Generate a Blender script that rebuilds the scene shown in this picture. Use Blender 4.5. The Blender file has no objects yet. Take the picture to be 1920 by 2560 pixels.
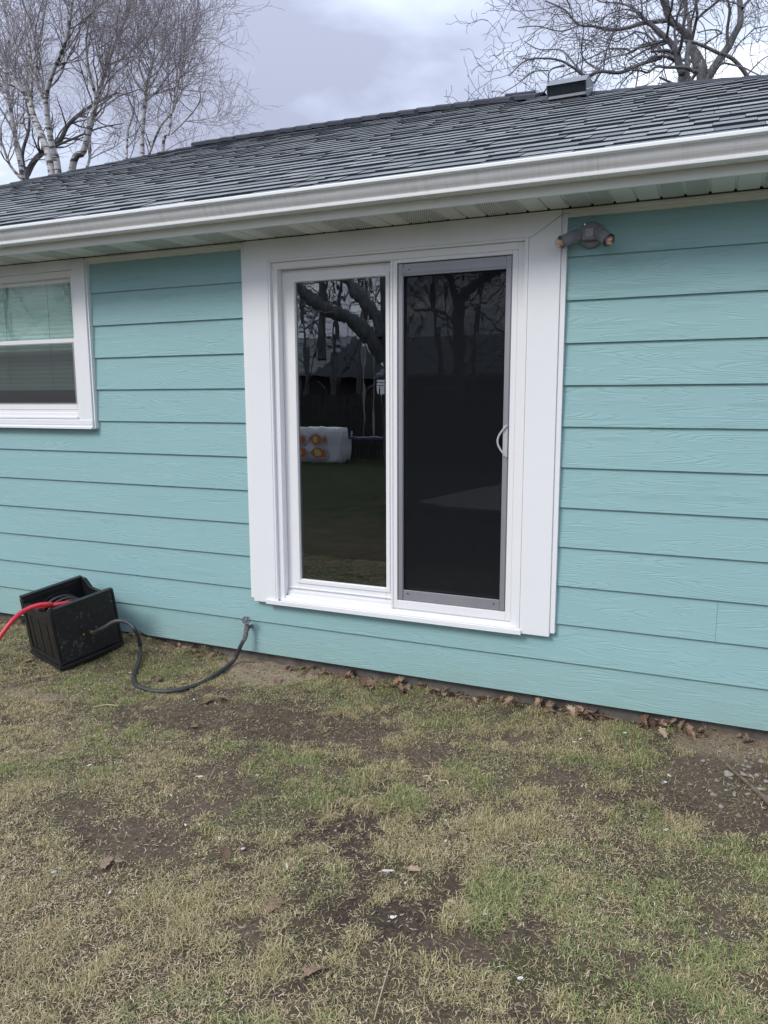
import bpy, bmesh, math, random
import numpy as np
from mathutils import Vector, Matrix, Euler
sc = bpy.context.scene
col = sc.collection
rnd = random.Random(7)
rad = math.radians

# ------------------------------------------------------------------ camera
CP = np.array([1.5621, -3.7960, 1.5672]); CR = (1.4191, .0033, .4114); CF = 1874.17
cam = bpy.data.cameras.new('camera'); camo = bpy.data.objects.new('camera', cam); col.objects.link(camo)
camo.location = CP; camo.rotation_euler = CR
cam.sensor_fit = 'HORIZONTAL'; cam.sensor_width = 36; cam.lens = 36 * CF / 1920; cam.clip_start = .05; cam.clip_end = 3000
sc.camera = camo
RM = np.array(Euler(CR, 'XYZ').to_matrix())
def ray(u, v): return RM @ np.array([(u - 960) / CF, -(v - 1280) / CF, -1.0])
def onY(u, v, y=0.): d = ray(u, v); return Vector(CP + (y - CP[1]) / d[1] * d)
def onZ(u, v, z=0.): d = ray(u, v); return Vector(CP + (z - CP[2]) / d[2] * d)
GLY = .06
def mirY(u, v, Y):                                   # a thing seen reflected in the door glass, standing at y = Y
    P = onY(u, v, 2 * GLY - Y); P.y = Y; return P

# ------------------------------------------------------------------ world, sun, exposure
SUN_EL, SUN_AZ = 41., 205.                            # azimuth: direction the light comes from (deg from +y, clockwise)
w = bpy.data.worlds.new('World'); sc.world = w; w.use_nodes = True
nt = w.node_tree; N = nt.nodes; L = nt.links; N.clear()
out = N.new('ShaderNodeOutputWorld'); bg = N.new('ShaderNodeBackground'); L.new(bg.outputs[0], out.inputs[0])
sky = N.new('ShaderNodeTexSky'); sky.sky_type = 'NISHITA'; sky.sun_disc = False
sky.sun_elevation = rad(SUN_EL); sky.sun_rotation = rad(SUN_AZ); sky.air_density = 1; sky.dust_density = 3
tc = N.new('ShaderNodeTexCoord'); sep = N.new('ShaderNodeSeparateXYZ'); L.new(tc.outputs['Generated'], sep.inputs[0])
def wm(op, a, b=None, c=None):
    n = N.new('ShaderNodeMath'); n.operation = op
    for i, x in enumerate((a, b, c)):
        if x is None: continue
        if isinstance(x, (int, float)): n.inputs[i].default_value = x
        else: L.new(x, n.inputs[i])
    return n.outputs[0]
zc = wm('MAXIMUM', sep.outputs[2], 0.)
den = wm('ADD', zc, .22)
cx = N.new('ShaderNodeCombineXYZ'); L.new(wm('DIVIDE', sep.outputs[0], den), cx.inputs[0]); L.new(wm('DIVIDE', sep.outputs[1], den), cx.inputs[1])
def wnoise(scale, detail, rough, dist, off):
    mp = N.new('ShaderNodeMapping'); mp.inputs['Location'].default_value = off; L.new(cx.outputs[0], mp.inputs[0])
    n = N.new('ShaderNodeTexNoise'); n.inputs['Scale'].default_value = scale; n.inputs['Detail'].default_value = detail
    n.inputs['Roughness'].default_value = rough; n.inputs['Distortion'].default_value = dist; L.new(mp.outputs[0], n.inputs['Vector']); return n.outputs['Fac']
n1 = wnoise(1.15, 6, .5, .35, (3.1, 1.7, 0)); n2 = wnoise(2.6, 5, .5, .2, (9.2, 4.1, 0))
mixn = wm('ADD', wm('MULTIPLY', n1, .65), wm('MULTIPLY', n2, .35))
cr = N.new('ShaderNodeValToRGB'); L.new(mixn, cr.inputs[0]); e = cr.color_ramp.elements
e[0].position = .40; e[0].color = (.30, .325, .425, 1)
e[1].position = .60; e[1].color = (.86, .90, .95, 1)
m = e.new(.46); m.color = (.40, .445, .57, 1)
m = e.new(.53); m.color = (.50, .565, .69, 1)
# cloud deck: brighter towards the zenith as an overcast sky is
grad = wm('ADD', .92, wm('MULTIPLY', zc, 1.15))
vm = N.new('ShaderNodeVectorMath'); vm.operation = 'SCALE'; L.new(cr.outputs[0], vm.inputs[0]); L.new(grad, vm.inputs['Scale'])
sk = N.new('ShaderNodeVectorMath'); sk.operation = 'SCALE'; L.new(sky.outputs[0], sk.inputs[0]); sk.inputs['Scale'].default_value = .08
mx = N.new('ShaderNodeMix'); mx.data_type = 'RGBA'; mx.inputs['Factor'].default_value = .94
L.new(sk.outputs[0], mx.inputs['A']); L.new(vm.outputs[0], mx.inputs['B'])
L.new(mx.outputs['Result'], bg.inputs[0]); bg.inputs[1].default_value = 1.0
sl = bpy.data.lights.new('sun', 'SUN'); so = bpy.data.objects.new('sun', sl); col.objects.link(so)
sl.energy = 1.5; sl.angle = rad(20); sl.color = (1, .955, .88)
az = rad(SUN_AZ); el = rad(SUN_EL)
so.rotation_euler = Vector((math.sin(az) * math.cos(el), math.cos(az) * math.cos(el), math.sin(el))).to_track_quat('Z', 'Y').to_euler()
so.location = (0, -10, 12)
sc.view_settings.view_transform = 'Standard'; sc.view_settings.look = 'None'
sc.view_settings.exposure = .46; sc.view_settings.gamma = 1; sc.view_settings.use_curve_mapping = False
sc.render.engine = 'CYCLES'
sc.cycles.max_bounces = 8; sc.cycles.transparent_max_bounces = 24

# ------------------------------------------------------------------ materials
class G:
    def __init__(s, name, color=(.5, .5, .5), rough=.6, metal=0., spec=.5):
        s.m = bpy.data.materials.new(name); s.m.use_nodes = True; s.t = s.m.node_tree; s.N = s.t.nodes; s.L = s.t.links
        s.b = s.N['Principled BSDF']; s.b.inputs['Base Color'].default_value = (*color, 1); s.b.inputs['Roughness'].default_value = rough
        s.b.inputs['Metallic'].default_value = metal; s.b.inputs['Specular IOR Level'].default_value = spec
    def n(s, t, **k):
        x = s.N.new(t)
        for a, v in k.items(): setattr(x, a, v)
        return x
    def put(s, sock, v):
        if v is None: return
        if hasattr(v, 'is_output') or isinstance(v, bpy.types.NodeSocket): s.L.new(v, sock)
        else: sock.default_value = v
    def math(s, op, a, b=None, c=None, clamp=False):
        x = s.n('ShaderNodeMath', operation=op, use_clamp=clamp)
        for i, v in enumerate((a, b, c)): s.put(x.inputs[i], v)
        return x.outputs[0]
    def pos(s, scale=(1, 1, 1), rand=0., obj=False):
        if obj: v = s.n('ShaderNodeTexCoord').outputs['Object']
        else: v = s.n('ShaderNodeNewGeometry').outputs['Position']
        if rand:
            oi = s.n('ShaderNodeObjectInfo').outputs['Random']
            c = s.n('ShaderNodeVectorMath', operation='SCALE'); c.inputs[0].default_value = (rand, rand * .7, rand * 1.3); s.L.new(oi, c.inputs['Scale'])
            a = s.n('ShaderNodeVectorMath', operation='ADD'); s.L.new(v, a.inputs[0]); s.L.new(c.outputs[0], a.inputs[1]); v = a.outputs[0]
        mp = s.n('ShaderNodeMapping'); mp.inputs['Scale'].default_value = scale; s.L.new(v, mp.inputs[0]); return mp.outputs[0]
    def noise(s, vec, scale=5., detail=4., rough=.5, dist=0.):
        x = s.n('ShaderNodeTexNoise'); s.L.new(vec, x.inputs['Vector'])
        x.inputs['Scale'].default_value = scale; x.inputs['Detail'].default_value = detail; x.inputs['Roughness'].default_value = rough; x.inputs['Distortion'].default_value = dist
        return x.outputs['Fac']
    def ramp(s, f, *st):
        x = s.n('ShaderNodeValToRGB'); s.L.new(f, x.inputs[0]); e = x.color_ramp.elements
        while len(e) > 1: e.remove(e[-1])
        for i, (p_, c) in enumerate(st):
            q = e[0] if i == 0 else e.new(p_)
            q.position = p_; q.color = (*c, 1) if not isinstance(c, (int, float)) else (c, c, c, 1)
        return x.outputs[0]
    def mix(s, f, a, b, mode='MIX'):
        x = s.n('ShaderNodeMix', data_type='RGBA', blend_type=mode)
        s.put(x.inputs['Factor'], f)
        for k_, v in (('A', a), ('B', b)):
            if isinstance(v, tuple) and len(v) == 3: v = (*v, 1)
            s.put(x.inputs[k_], v)
        return x.outputs['Result']
    def color(s, v): s.L.new(v, s.b.inputs['Base Color'])
    def rough(s, v): s.L.new(v, s.b.inputs['Roughness'])
    def bump(s, h, strength=.3, dist=.01):
        x = s.n('ShaderNodeBump'); x.inputs['Strength'].default_value = strength; x.inputs['Distance'].default_value = dist
        s.L.new(h, x.inputs['Height']); s.L.new(x.outputs[0], s.b.inputs['Normal'])
M = {}
# painted hardboard siding with embossed wood grain
g = G('painted_siding', rough=.52, spec=.35)
pv = g.pos((.44, 1, 6.0), rand=37.); h0 = g.noise(pv, 2.0, 1.8, .5, .15)
gr = g.math('FRACT', g.math('MULTIPLY', h0, 27.)); tri = g.math('ABSOLUTE', g.math('SUBTRACT', gr, .5))
line = g.math('SMOOTH_MIN', g.math('MULTIPLY', tri, 4.5), 1., .3)
brk = g.noise(g.pos((3, 1, 14), rand=11.), 2., 2, .5); line2 = g.mix(g.ramp(brk, (.42, 0.), (.6, 1.)), (.55, .55, .55), line)
c = g.mix(g.noise(g.pos((.5, 1, 1.3), rand=9.), 2.5, 5, .6), (.268, .450, .468), (.304, .500, .516))
c = g.mix(g.math('MULTIPLY', g.ramp(g.noise(g.pos((2.2, 1, 1.5)), 3.2, 6, .7), (.60, 0.), (.78, 1.)), .22), c, (.24, .33, .31))
# splash-back dirt along the lowest course
zz = g.n('ShaderNodeSeparateXYZ'); g.L.new(g.n('ShaderNodeNewGeometry').outputs['Position'], zz.inputs[0])
dm = g.n('ShaderNodeMapRange'); g.L.new(zz.outputs[2], dm.inputs[0]); dm.inputs[1].default_value = .0; dm.inputs[2].default_value = .26; dm.inputs[3].default_value = 1; dm.inputs[4].default_value = 0
dirt = g.math('MULTIPLY', g.math('MULTIPLY', dm.outputs[0], g.ramp(g.noise(g.pos((1, 1, 2)), 5, 6, .7), (.3, .25), (.7, 1.))), .42)
c = g.mix(dirt, c, (.26, .30, .22))
c = g.mix(g.math('MULTIPLY', g.math('SUBTRACT', 1., line2), .13), c, (.10, .18, .19))
g.color(c); g.bump(line2, .48, .0026); M['siding'] = g.m
def white(name, colr=(.80, .81, .83), rough=.4, streak=False, dirt=.05):
    g = G(name, colr, rough, spec=.4)
    f = g.ramp(g.noise(g.pos(), 6, 6, .65), (.45, 0.), (.8, 1.))
    c = g.mix(g.math('MULTIPLY', f, dirt * 2), colr, tuple(x * .72 for x in colr))
    if streak:
        s1 = g.noise(g.pos((110, 1, 1.2)), 1., 3, .6); s2 = g.noise(g.pos((3, 1, .3)), 1., 3, .6)
        c = g.mix(g.math('MULTIPLY', g.math('MULTIPLY', g.ramp(s1, (.42, 0.), (.7, 1.)), g.ramp(s2, (.38, 0.), (.6, 1.))), .34), c, (.36, .36, .40))
    g.color(c); g.bump(g.noise(g.pos(), 9, 3, .5), .05, .01); return g.m
M['trim'] = white('white_coil_trim', (.80, .81, .84), .38, dirt=.04)
M['vinyl'] = white('white_vinyl_frame', (.80, .80, .82), .34, dirt=.04)
M['gutter'] = white('gutter_aluminium', (.80, .80, .82), .4, True, .06)
M['lip'] = white('gutter_lip', (.80, .81, .83), .35)
M['fascia'] = white('fascia_aluminium', (.76, .77, .75), .4)
# soffit with punched vents
def soffit_mat(name, vent):
    g = G(name, (.70, .73, .71), .45)
    c = g.mix(g.ramp(g.noise(g.pos((3, 1, 1)), 3, 4, .6), (.4, 0.), (.75, .35)), (.72, .75, .73), (.52, .55, .54))
    if vent:
        s = g.n('ShaderNodeSeparateXYZ'); g.L.new(g.n('ShaderNodeNewGeometry').outputs['Position'], s.inputs[0])
        fx = g.math('SUBTRACT', g.math('FRACT', g.math('MULTIPLY', s.outputs[0], 88.)), .5)
        row = g.math('FLOOR', g.math('MULTIPLY', s.outputs[1], 70.))
        fx = g.math('SUBTRACT', g.math('FRACT', g.math('ADD', g.math('MULTIPLY', s.outputs[0], 88.), g.math('MULTIPLY', row, .5))), .5)
        fy = g.math('SUBTRACT', g.math('FRACT', g.math('MULTIPLY', s.outputs[1], 70.)), .5)
        d = g.math('SQRT', g.math('ADD', g.math('MULTIPLY', fx, fx), g.math('MULTIPLY', fy, fy)))
        hole = g.math('LESS_THAN', d, .33)
        c = g.mix(hole, c, (.05, .055, .06))
    g.color(c); return g.m
M['soffit'] = soffit_mat('soffit_solid', False); M['soffit_vent'] = soffit_mat('soffit_perforated', True)
def shingle(name, attr):
    g = G(name, (.15, .16, .18), .92, spec=.25)
    r = g.n('ShaderNodeAttribute', attribute_name='shade').outputs['Fac'] if attr else g.n('ShaderNodeObjectInfo').outputs['Random']
    base = g.ramp(r, (0., (.20, .22, .235)), (.4, (.27, .293, .305)), (.8, (.32, .345, .353)), (1., (.37, .395, .40)))
    sp = g.noise(g.pos(), 420, 2, .6); c = g.mix(g.ramp(sp, (.35, 0.), (.65, 1.)), base, (.045, .052, .065)); c = g.mix(.45, base, c)
    g.color(c); g.bump(sp, .5, .003); return g.m
M['shingle'] = shingle('asphalt_shingle', False); M['shingle2'] = shingle('asphalt_shingle_field', True)
g = G('shingle_underlay', (.03, .033, .04), .9); g.bump(g.noise(g.pos(), 60, 3), .2, .003); M['underlay'] = g.m
g = G('ridge_cap_shingle', (.045, .05, .06), .95, spec=.2)
rr = g.n('ShaderNodeObjectInfo').outputs['Random']; sp = g.noise(g.pos(), 350, 2, .6)
g.color(g.mix(g.ramp(sp, (.3, 0.), (.7, 1.)), (.03, .034, .045), g.ramp(rr, (0., (.06, .065, .08)), (1., (.10, .108, .125))))); M['cap'] = g.m
def simple(name, c1, c2, scale=8, rough=.6, metal=0., bump=.1, stretch=(1, 1, 1), spec=.5, rand=0., bd=.004, lo=.35, hi=.7, obj=False):
    g = G(name, c1, rough, metal, spec); f = g.noise(g.pos(stretch, rand, obj), scale, 5, .6)
    g.color(g.mix(g.ramp(f, (lo, 0.), (hi, 1.)), c1, c2))
    if bump: g.bump(f, bump, bd)
    return g.m
M['vent_black'] = simple('vent_painted_steel', (.014, .02, .026), (.022, .03, .037), 6, .45, .0, spec=.3)
M['vent_hood'] = simple('vent_hood_steel', (.15, .165, .185), (.19, .205, .225), 4, .55, .1, .02)
M['concrete'] = simple('foundation_concrete', (.17, .155, .14), (.08, .072, .065), 9, .9, bump=.5)
M['dark_seal'] = simple('dark_seal', (.012, .012, .014), (.02, .02, .024), 10, .6)
M['gap'] = simple('shadow_gap_board', (.02, .02, .02), (.03, .03, .03), 10, .9)
M['screen_frame'] = simple('screen_frame_aluminium', (.33, .33, .36), (.29, .29, .32), 4, .4, .35, .03, (1, 1, .3))
M['handle'] = simple('handle_grey', (.48, .49, .51), (.42, .43, .45), 12, .35)
M['lamp_grey'] = simple('lamp_cast_grey', (.21, .205, .24), (.26, .255, .29), 14, .55, .1)
M['reel'] = simple('reel_plastic', (.008, .008, .010), (.018, .018, .021), 13, .40, bump=.15)
# scuffed black plastic
g = G('reel_plastic_scuffed', (.02, .02, .022), .42)
f1 = g.ramp(g.noise(g.pos(), 15, 6, .75), (.55, 0.), (.66, 1.)); f2 = g.ramp(g.noise(g.pos((1, 1, 1)), 42, 4, .6), (.60, 0.), (.66, 1.)); f3 = g.ramp(g.noise(g.pos(), 4, 2), (.45, 0.), (.6, 1.))
sc_ = g.math('MULTIPLY', g.math('MAXIMUM', g.math('MULTIPLY', f1, .75), g.math('MULTIPLY', f2, .95)), g.math('ADD', g.math('MULTIPLY', f3, .75), .25))
g.color(g.mix(g.math('MULTIPLY', sc_, .7), g.mix(g.noise(g.pos(), 8, 4), (.006, .006, .008), (.017, .017, .020)), (.22, .215, .20))); g.bump(f1, .1, .003)
M['reel_scuff'] = g.m
M['red_hose'] = simple('red_rubber_hose', (.62, .028, .05), (.50, .02, .035), 20, .38)
M['black_hose'] = simple('black_rubber_hose', (.03, .031, .034), (.055, .054, .052), 26, .5)
M['brass'] = simple('brass_fitting', (.52, .44, .24), (.38, .33, .2), 40, .3, .9)
M['faucet'] = simple('weathered_faucet_metal', (.20, .20, .215), (.075, .073, .072), 70, .65, .3, .3)
M['wood_dark'] = simple('stick_bark', (.11, .075, .05), (.22, .17, .13), 30, .85, bump=.6, stretch=(1, 1, 1))
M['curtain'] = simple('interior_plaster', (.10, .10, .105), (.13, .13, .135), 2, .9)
M['blind'] = simple('blind_vinyl', (.78, .82, .80), (.70, .74, .72), 4, .5)
def leafmat(name, cs):
    g = G(name, cs[0], .75, spec=.3); r = g.n('ShaderNodeObjectInfo').outputs['Random']
    b = g.ramp(r, *[(i / (len(cs) - 1), c_) for i, c_ in enumerate(cs)])
    g.color(g.mix(g.ramp(g.noise(g.pos(rand=5.), 60, 4, .6), (.35, 0.), (.75, .8)), b, (.09, .05, .03))); g.bump(g.noise(g.pos(), 90, 2), .3, .003); return g.m
M['leaf'] = leafmat('dry_leaf', [(.19, .12, .08), (.38, .26, .18), (.27, .175, .12), (.48, .37, .27), (.13, .08, .055), (.32, .21, .14)])
M['chip'] = leafmat('pale_chip', [(.66, .65, .61), (.76, .76, .72), (.6, .57, .5), (.78, .77, .75)])
M['chip'].node_tree.nodes['Principled BSDF'].inputs['Roughness'].default_value = .8
M['chip'] = simple('pale_paint_chip', (.68, .67, .63), (.54, .52, .47), 50, .8, bump=.2, rand=3.)
M['stone'] = simple('pebble_stone', (.31, .28, .245), (.18, .16, .14), 35, .85, bump=.3, rand=7.)
M['birch'] = None
g = G('birch_bark', (.6, .6, .6), .8)
att = g.n('ShaderNodeAttribute', attribute_name='thick').outputs['Fac']
mk = g.ramp(g.noise(g.pos((2.2, 2.2, 9)), 1.6, 5, .6), (.50, 0.), (.57, 1.))
wh = g.mix(mk, (.46, .45, .45), (.075, .068, .07)); tw = g.mix(g.noise(g.pos(), 2., 2), (.21, .185, .21), (.36, .33, .35))
g.color(g.mix(g.ramp(att, (.14, 0.), (.38, 1.)), tw, wh)); M['birch'] = g.m
g = G('grey_bark', (.1, .1, .1), .9)
att = g.n('ShaderNodeAttribute', attribute_name='thick').outputs['Fac']
b_ = g.mix(g.ramp(g.noise(g.pos((7, 7, 1.6)), 3, 5, .65), (.35, 0.), (.7, 1.)), (.075, .075, .08), (.18, .18, .185))
g.color(g.mix(g.ramp(att, (.2, 0.), (.6, 1.)), (.15, .14, .155), b_)); g.bump(g.noise(g.pos((9, 9, 2)), 4, 5, .6), .8, .03); M['bark'] = g.m
# glass: reflects like a coated double pane, dark room seen through it
def glass(name, lo, mul, tint, wav):
    g = G(name); g.N.remove(g.b); o = g.N['Material Output']
    fr = g.n('ShaderNodeFresnel'); fr.inputs[0].default_value = 1.5
    bf = g.n('ShaderNodeNewGeometry').outputs['Backfacing']; fac = g.math('MULTIPLY', g.math('ADD', g.math('MULTIPLY', fr.outputs[0], mul), lo, clamp=True), g.math('SUBTRACT', 1., bf))
    gl = g.n('ShaderNodeBsdfGlossy'); gl.inputs['Roughness'].default_value = 0.004; gl.inputs['Color'].default_value = (.95, .98, 1, 1)
    bp = g.n('ShaderNodeBump'); bp.inputs['Strength'].default_value = wav; bp.inputs['Distance'].default_value = .004
    g.L.new(g.noise(g.pos((5, 1, 1.4)), 2.2, 2, .5), bp.inputs['Height']); g.L.new(bp.outputs[0], gl.inputs['Normal'])
    tr = g.n('ShaderNodeBsdfTransparent'); tr.inputs[0].default_value = (*tint, 1)
    mx_ = g.n('ShaderNodeMixShader'); g.L.new(fac, mx_.inputs[0]); g.L.new(tr.outputs[0], mx_.inputs[1]); g.L.new(gl.outputs[0], mx_.inputs[2]); g.L.new(mx_.outputs[0], o.inputs[0])
    return g.m
M['glass'] = glass('door_glass', .14, 1.9, (.55, .6, .6), .07); M['glass_win'] = glass('window_glass', .02, 1.3, (.86, .95, .92), .08)
def screen(name, k, colr):
    g = G(name); g.N.remove(g.b); o = g.N['Material Output']
    tr = g.n('ShaderNodeBsdfTransparent'); df = g.n('ShaderNodeBsdfDiffuse'); df.inputs[0].default_value = (*colr, 1)
    s = g.noise(g.pos((1, 1, 160)), 1.2, 2, .5); f = g.math('ADD', g.math('MULTIPLY', s, .10), k - .05)
    mx_ = g.n('ShaderNodeMixShader'); g.L.new(f, mx_.inputs[0]); g.L.new(tr.outputs[0], mx_.inputs[1]); g.L.new(df.outputs[0], mx_.inputs[2]); g.L.new(mx_.outputs[0], o.inputs[0]); return g.m
M['mesh'] = screen('insect_screen', .42, (.016, .018, .022)); M['mesh_win'] = screen('window_insect_screen', .45, (.10, .10, .105))
g = G('clear_bulb', (1, 1, 1), .03); g.b.inputs['Transmission Weight'].default_value = .85; g.b.inputs['Alpha'].default_value = .3; M['bulb'] = g.m
M['filament'] = simple('bulb_inner_amber', (.92, .62, .40), (.80, .50, .30), 60, .35, .1)

# ------------------------------------------------------------------ mesh helpers
class MB:
    def __init__(s): s.v = []; s.f = []
    def add(s, vs, fs):
        b = len(s.v); s.v += [tuple(x) for x in vs]; s.f += [tuple(b + i for i in f) for f in fs]; return s
    def box(s, x0, x1, y0, y1, z0, z1, T=None):
        vs = [Vector((x, y, z)) for z in (z0, z1) for y in (y0, y1) for x in (x0, x1)]
        if T: vs = [T @ q for q in vs]
        return s.add(vs, [(0, 2, 3, 1), (4, 5, 7, 6), (0, 1, 5, 4), (2, 6, 7, 3), (0, 4, 6, 2), (1, 3, 7, 5)])
    def prism(s, poly, a0, a1, axis='x', T=None):            # poly: (p,q) pairs; axis x -> (y,z), y -> (x,z), z -> (x,y)
        n = len(poly)
        def P(a, pq):
            p_, q_ = pq; v = {'x': (a, p_, q_), 'y': (p_, a, q_), 'z': (p_, q_, a)}[axis]; v = Vector(v); return T @ v if T else v
        vs = [P(a0, q) for q in poly] + [P(a1, q) for q in poly]
        fs = [tuple(range(n))[::-1], tuple(range(n, 2 * n))] + [(i, (i + 1) % n, n + (i + 1) % n, n + i) for i in range(n)]
        return s.add(vs, fs)
    def tube(s, pts, r, n=8, cap=True):
        pts = [Vector(q) for q in pts]; rs = r if isinstance(r, (list, tuple)) else [r] * len(pts)
        vs = []; up = None
        for i, q in enumerate(pts):
            t = (pts[min(i + 1, len(pts) - 1)] - pts[max(i - 1, 0)]).normalized()
            if up is None: up = t.orthogonal().normalized()
            up = (up - t * up.dot(t)).normalized(); bi = t.cross(up)
            vs += [q + (up * math.cos(2 * math.pi * k / n) + bi * math.sin(2 * math.pi * k / n)) * rs[i] for k in range(n)]
        fs = [(i * n + k, i * n + (k + 1) % n, (i + 1) * n + (k + 1) % n, (i + 1) * n + k) for i in range(len(pts) - 1) for k in range(n)]
        if cap: fs += [tuple(range(n))[::-1], tuple(range((len(pts) - 1) * n, len(pts) * n))]
        return s.add(vs, fs)
    def build(s, name, mat, parent=None, smooth=False, bevel=0.):
        me = bpy.data.meshes.new(name); me.from_pydata(s.v, [], s.f); 
        if smooth: me.polygons.foreach_set('use_smooth', [True] * len(me.polygons))
        if isinstance(mat, (list, tuple)):
            for m_ in mat: me.materials.append(m_)
        else: me.materials.append(mat)
        bm = bmesh.new(); bm.from_mesh(me); bmesh.ops.recalc_face_normals(bm, faces=bm.faces)
        if bevel: bmesh.ops.bevel(bm, geom=[e_ for e_ in bm.edges if e_.calc_face_angle(0) > .6], offset=bevel, segments=2, affect='EDGES', profile=.6)
        bm.to_mesh(me); bm.free()
        o = bpy.data.objects.new(name, me); col.objects.link(o)
        if parent: o.parent = parent
        return o
def tag(o, label=None, cat=None, group=None, kind=None):
    for k_, v in (('label', label), ('category', cat), ('group', group), ('kind', kind)):
        if v: o[k_] = v
    return o
def empty(name, loc, label, cat, group=None, rz=0.):
    o = bpy.data.objects.new(name, None); col.objects.link(o); o.location = loc; o.rotation_euler = (0, 0, rz); o.empty_display_size = .1
    return tag(o, label, cat, group)
def child(o, parent):                                        # parent keeping world coordinates (parents unrotated)
    o.parent = parent; q = parent; off = Vector((0, 0, 0))
    while q is not None: off += q.location; q = q.parent
    o.location = o.location - off; return o
def smooth_pts(pts, n=6):
    pts = [Vector(q) for q in pts]; o = []
    for i in range(len(pts) - 1):
        a, b, c_, d = pts[max(i - 1, 0)], pts[i], pts[i + 1], pts[min(i + 2, len(pts) - 1)]
        for k in range(n):
            t = k / n; o.append(.5 * ((2 * b) + (c_ - a) * t + (2 * a - 5 * b + 4 * c_ - d) * t * t + (3 * b - a - 3 * c_ + d) * t ** 3))
    o.append(pts[-1]); return o

# value noise for masks
def vnoise(x, y, s, seed):
    r = np.random.RandomState(seed); T = r.rand(256, 256)
    X = x * s + 1000; Y = y * s + 1000; i = np.floor(X).astype(int); j = np.floor(Y).astype(int); fx = X - i; fy = Y - j
    fx = fx * fx * (3 - 2 * fx); fy = fy * fy * (3 - 2 * fy)
    a = T[i % 256, j % 256]; b = T[(i + 1) % 256, j % 256]; c_ = T[i % 256, (j + 1) % 256]; d = T[(i + 1) % 256, (j + 1) % 256]
    return (a * (1 - fx) + b * fx) * (1 - fy) + (c_ * (1 - fx) + d * fx) * fy
def fbm(x, y, s, seed, o=4):
    t = 0; a = .5; n = 0
    for k in range(o): t = t + a * vnoise(x, y, s, seed + k); n += a; s *= 2.03; a *= .55
    return t / n

# ------------------------------------------------------------------ ground
GZ = -.088
def gheight(x, y):
    b = (fbm(x, y, 1.3, 3, 3) - .5) * .035 + (fbm(x, y, 7., 9, 3) - .5) * .014
    near = np.exp(-((x - 0) ** 2 + (y + 1) ** 2) / 400.)
    reel_pad = .05 * np.exp(-(((x + 1.85) / .28) ** 2 + ((y + .12) / .22) ** 2))
    return GZ + b * near + reel_pad + .022 * np.exp(-(np.maximum(-y, 0) / .16) ** 2) * (fbm(x, y, 5., 44, 3) * 1.4)
PATCH = []                                                    # bare patches: world x, y, rx, ry, strength, tone (0 dark soil, 1 tan dust)
for (u, v, ru, rv, s_, t_) in [(560, 1775, 150, 45, 1.0, .15), (700, 1800, 130, 45, .9, .1), (430, 1765, 70, 28, .7, .3), (655, 1688, 66, 26, 1.7, 1.4), (600, 1662, 55, 18, 1.5, 1.4), (690, 1675, 40, 16, 1.1, 1.),
        (90, 1735, 70, 14, .7, .9), (170, 1885, 60, 10, .6, .8),
        (350, 2110, 100, 45, 1.1, .2), (480, 1790, 150, 40, 1.1, .15), (820, 1830, 170, 40, .8, .1), (1060, 1880, 160, 38, .7, .2), (1400, 1960, 120, 35, .5, .2), (200, 2040, 90, 35, .6, .2), (480, 2020, 110, 28, .6, .25), (240, 2100, 60, 30, .7, .1), (900, 1860, 170, 40, .55, .3), (560, 1950, 120, 30, .5, .2),
        (1020, 2265, 80, 35, 1.0, 0.), (1120, 2230, 90, 22, .7, .05), (1180, 2340, 130, 45, .8, .15), (980, 2310, 70, 22, .9, 0.), (1330, 2330, 90, 40, .7, .1),
        (1790, 1945, 120, 60, 1.3, .2), (1700, 1990, 80, 40, 1.0, .1), (1860, 2030, 110, 55, 1.2, .15), (1830, 1870, 120, 30, 1.0, .8), (1600, 1985, 90, 22, .7, .1), (1740, 1860, 80, 22, .8, .6),
        (1240, 1840, 130, 25, .55, .25), (250, 1690, 60, 14, .3, .5), (60, 2230, 60, 20, .4, .3), (1560, 2400, 110, 50, .5, .2), (1850, 2330, 90, 50, .5, .3), (640, 2330, 80, 30, .4, .2)]:
    c0 = onZ(u, v, GZ); cx_ = onZ(u + ru, v, GZ); cy_ = onZ(u, v - rv, GZ)
    PATCH.append((c0, cx_ - c0, cy_ - c0, s_, t_))
def bare(x, y):
    wx = x + (fbm(x, y, 4., 60) - .5) * .22; wy = y + (fbm(x, y, 4., 70) - .5) * .16
    m_ = np.zeros_like(x); t = np.zeros_like(x); ws = np.zeros_like(x) + 1e-6
    for c0, ax, ay, s_, t_ in PATCH:
        D = ax.x * ay.y - ax.y * ay.x; dx = wx - c0.x; dy = wy - c0.y
        a = (dx * ay.y - dy * ay.x) / D; b = (-dx * ax.y + dy * ax.x) / D
        q = 1.3 * s_ * np.exp(-(a * a + b * b) ** 1.3 * .8); m_ = np.maximum(m_, q); t += q * q * t_; ws += q * q
    n = fbm(x, y, 2.2, 21, 4); n2 = fbm(x, y, 9., 33, 3)
    wall = .45 * np.exp(-np.maximum(-y, 0) / .05)
    m_ = np.maximum(m_, wall) + (n - .5) * 1.25 + (n2 - .5) * 1.3 + (fbm(x, y, 30., 37, 3) - .5) * 1.1
    tone = t / ws
    return np.clip((m_ - .14) / .52, 0, 1), np.clip(tone, 0, 1)
def axis(a, b, st, far):
    c_ = list(np.arange(a, b + 1e-6, st)); lo = []; hi = []; s_ = st
    q = c_[-1]
    while q < far: s_ *= 1.35; q += s_; hi.append(q)
    q = c_[0]; s_ = st
    while q > -far: s_ *= 1.35; q -= s_; lo.append(q)
    return np.array(lo[::-1] + c_ + hi)
gx = axis(-3.9, 3.2, .02, 600); gy = axis(-3.6, .2, .02, 600)
X, Y = np.meshgrid(gx, gy, indexing='ij'); Z = gheight(X, Y)
B, T = bare(X, Y)
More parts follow.
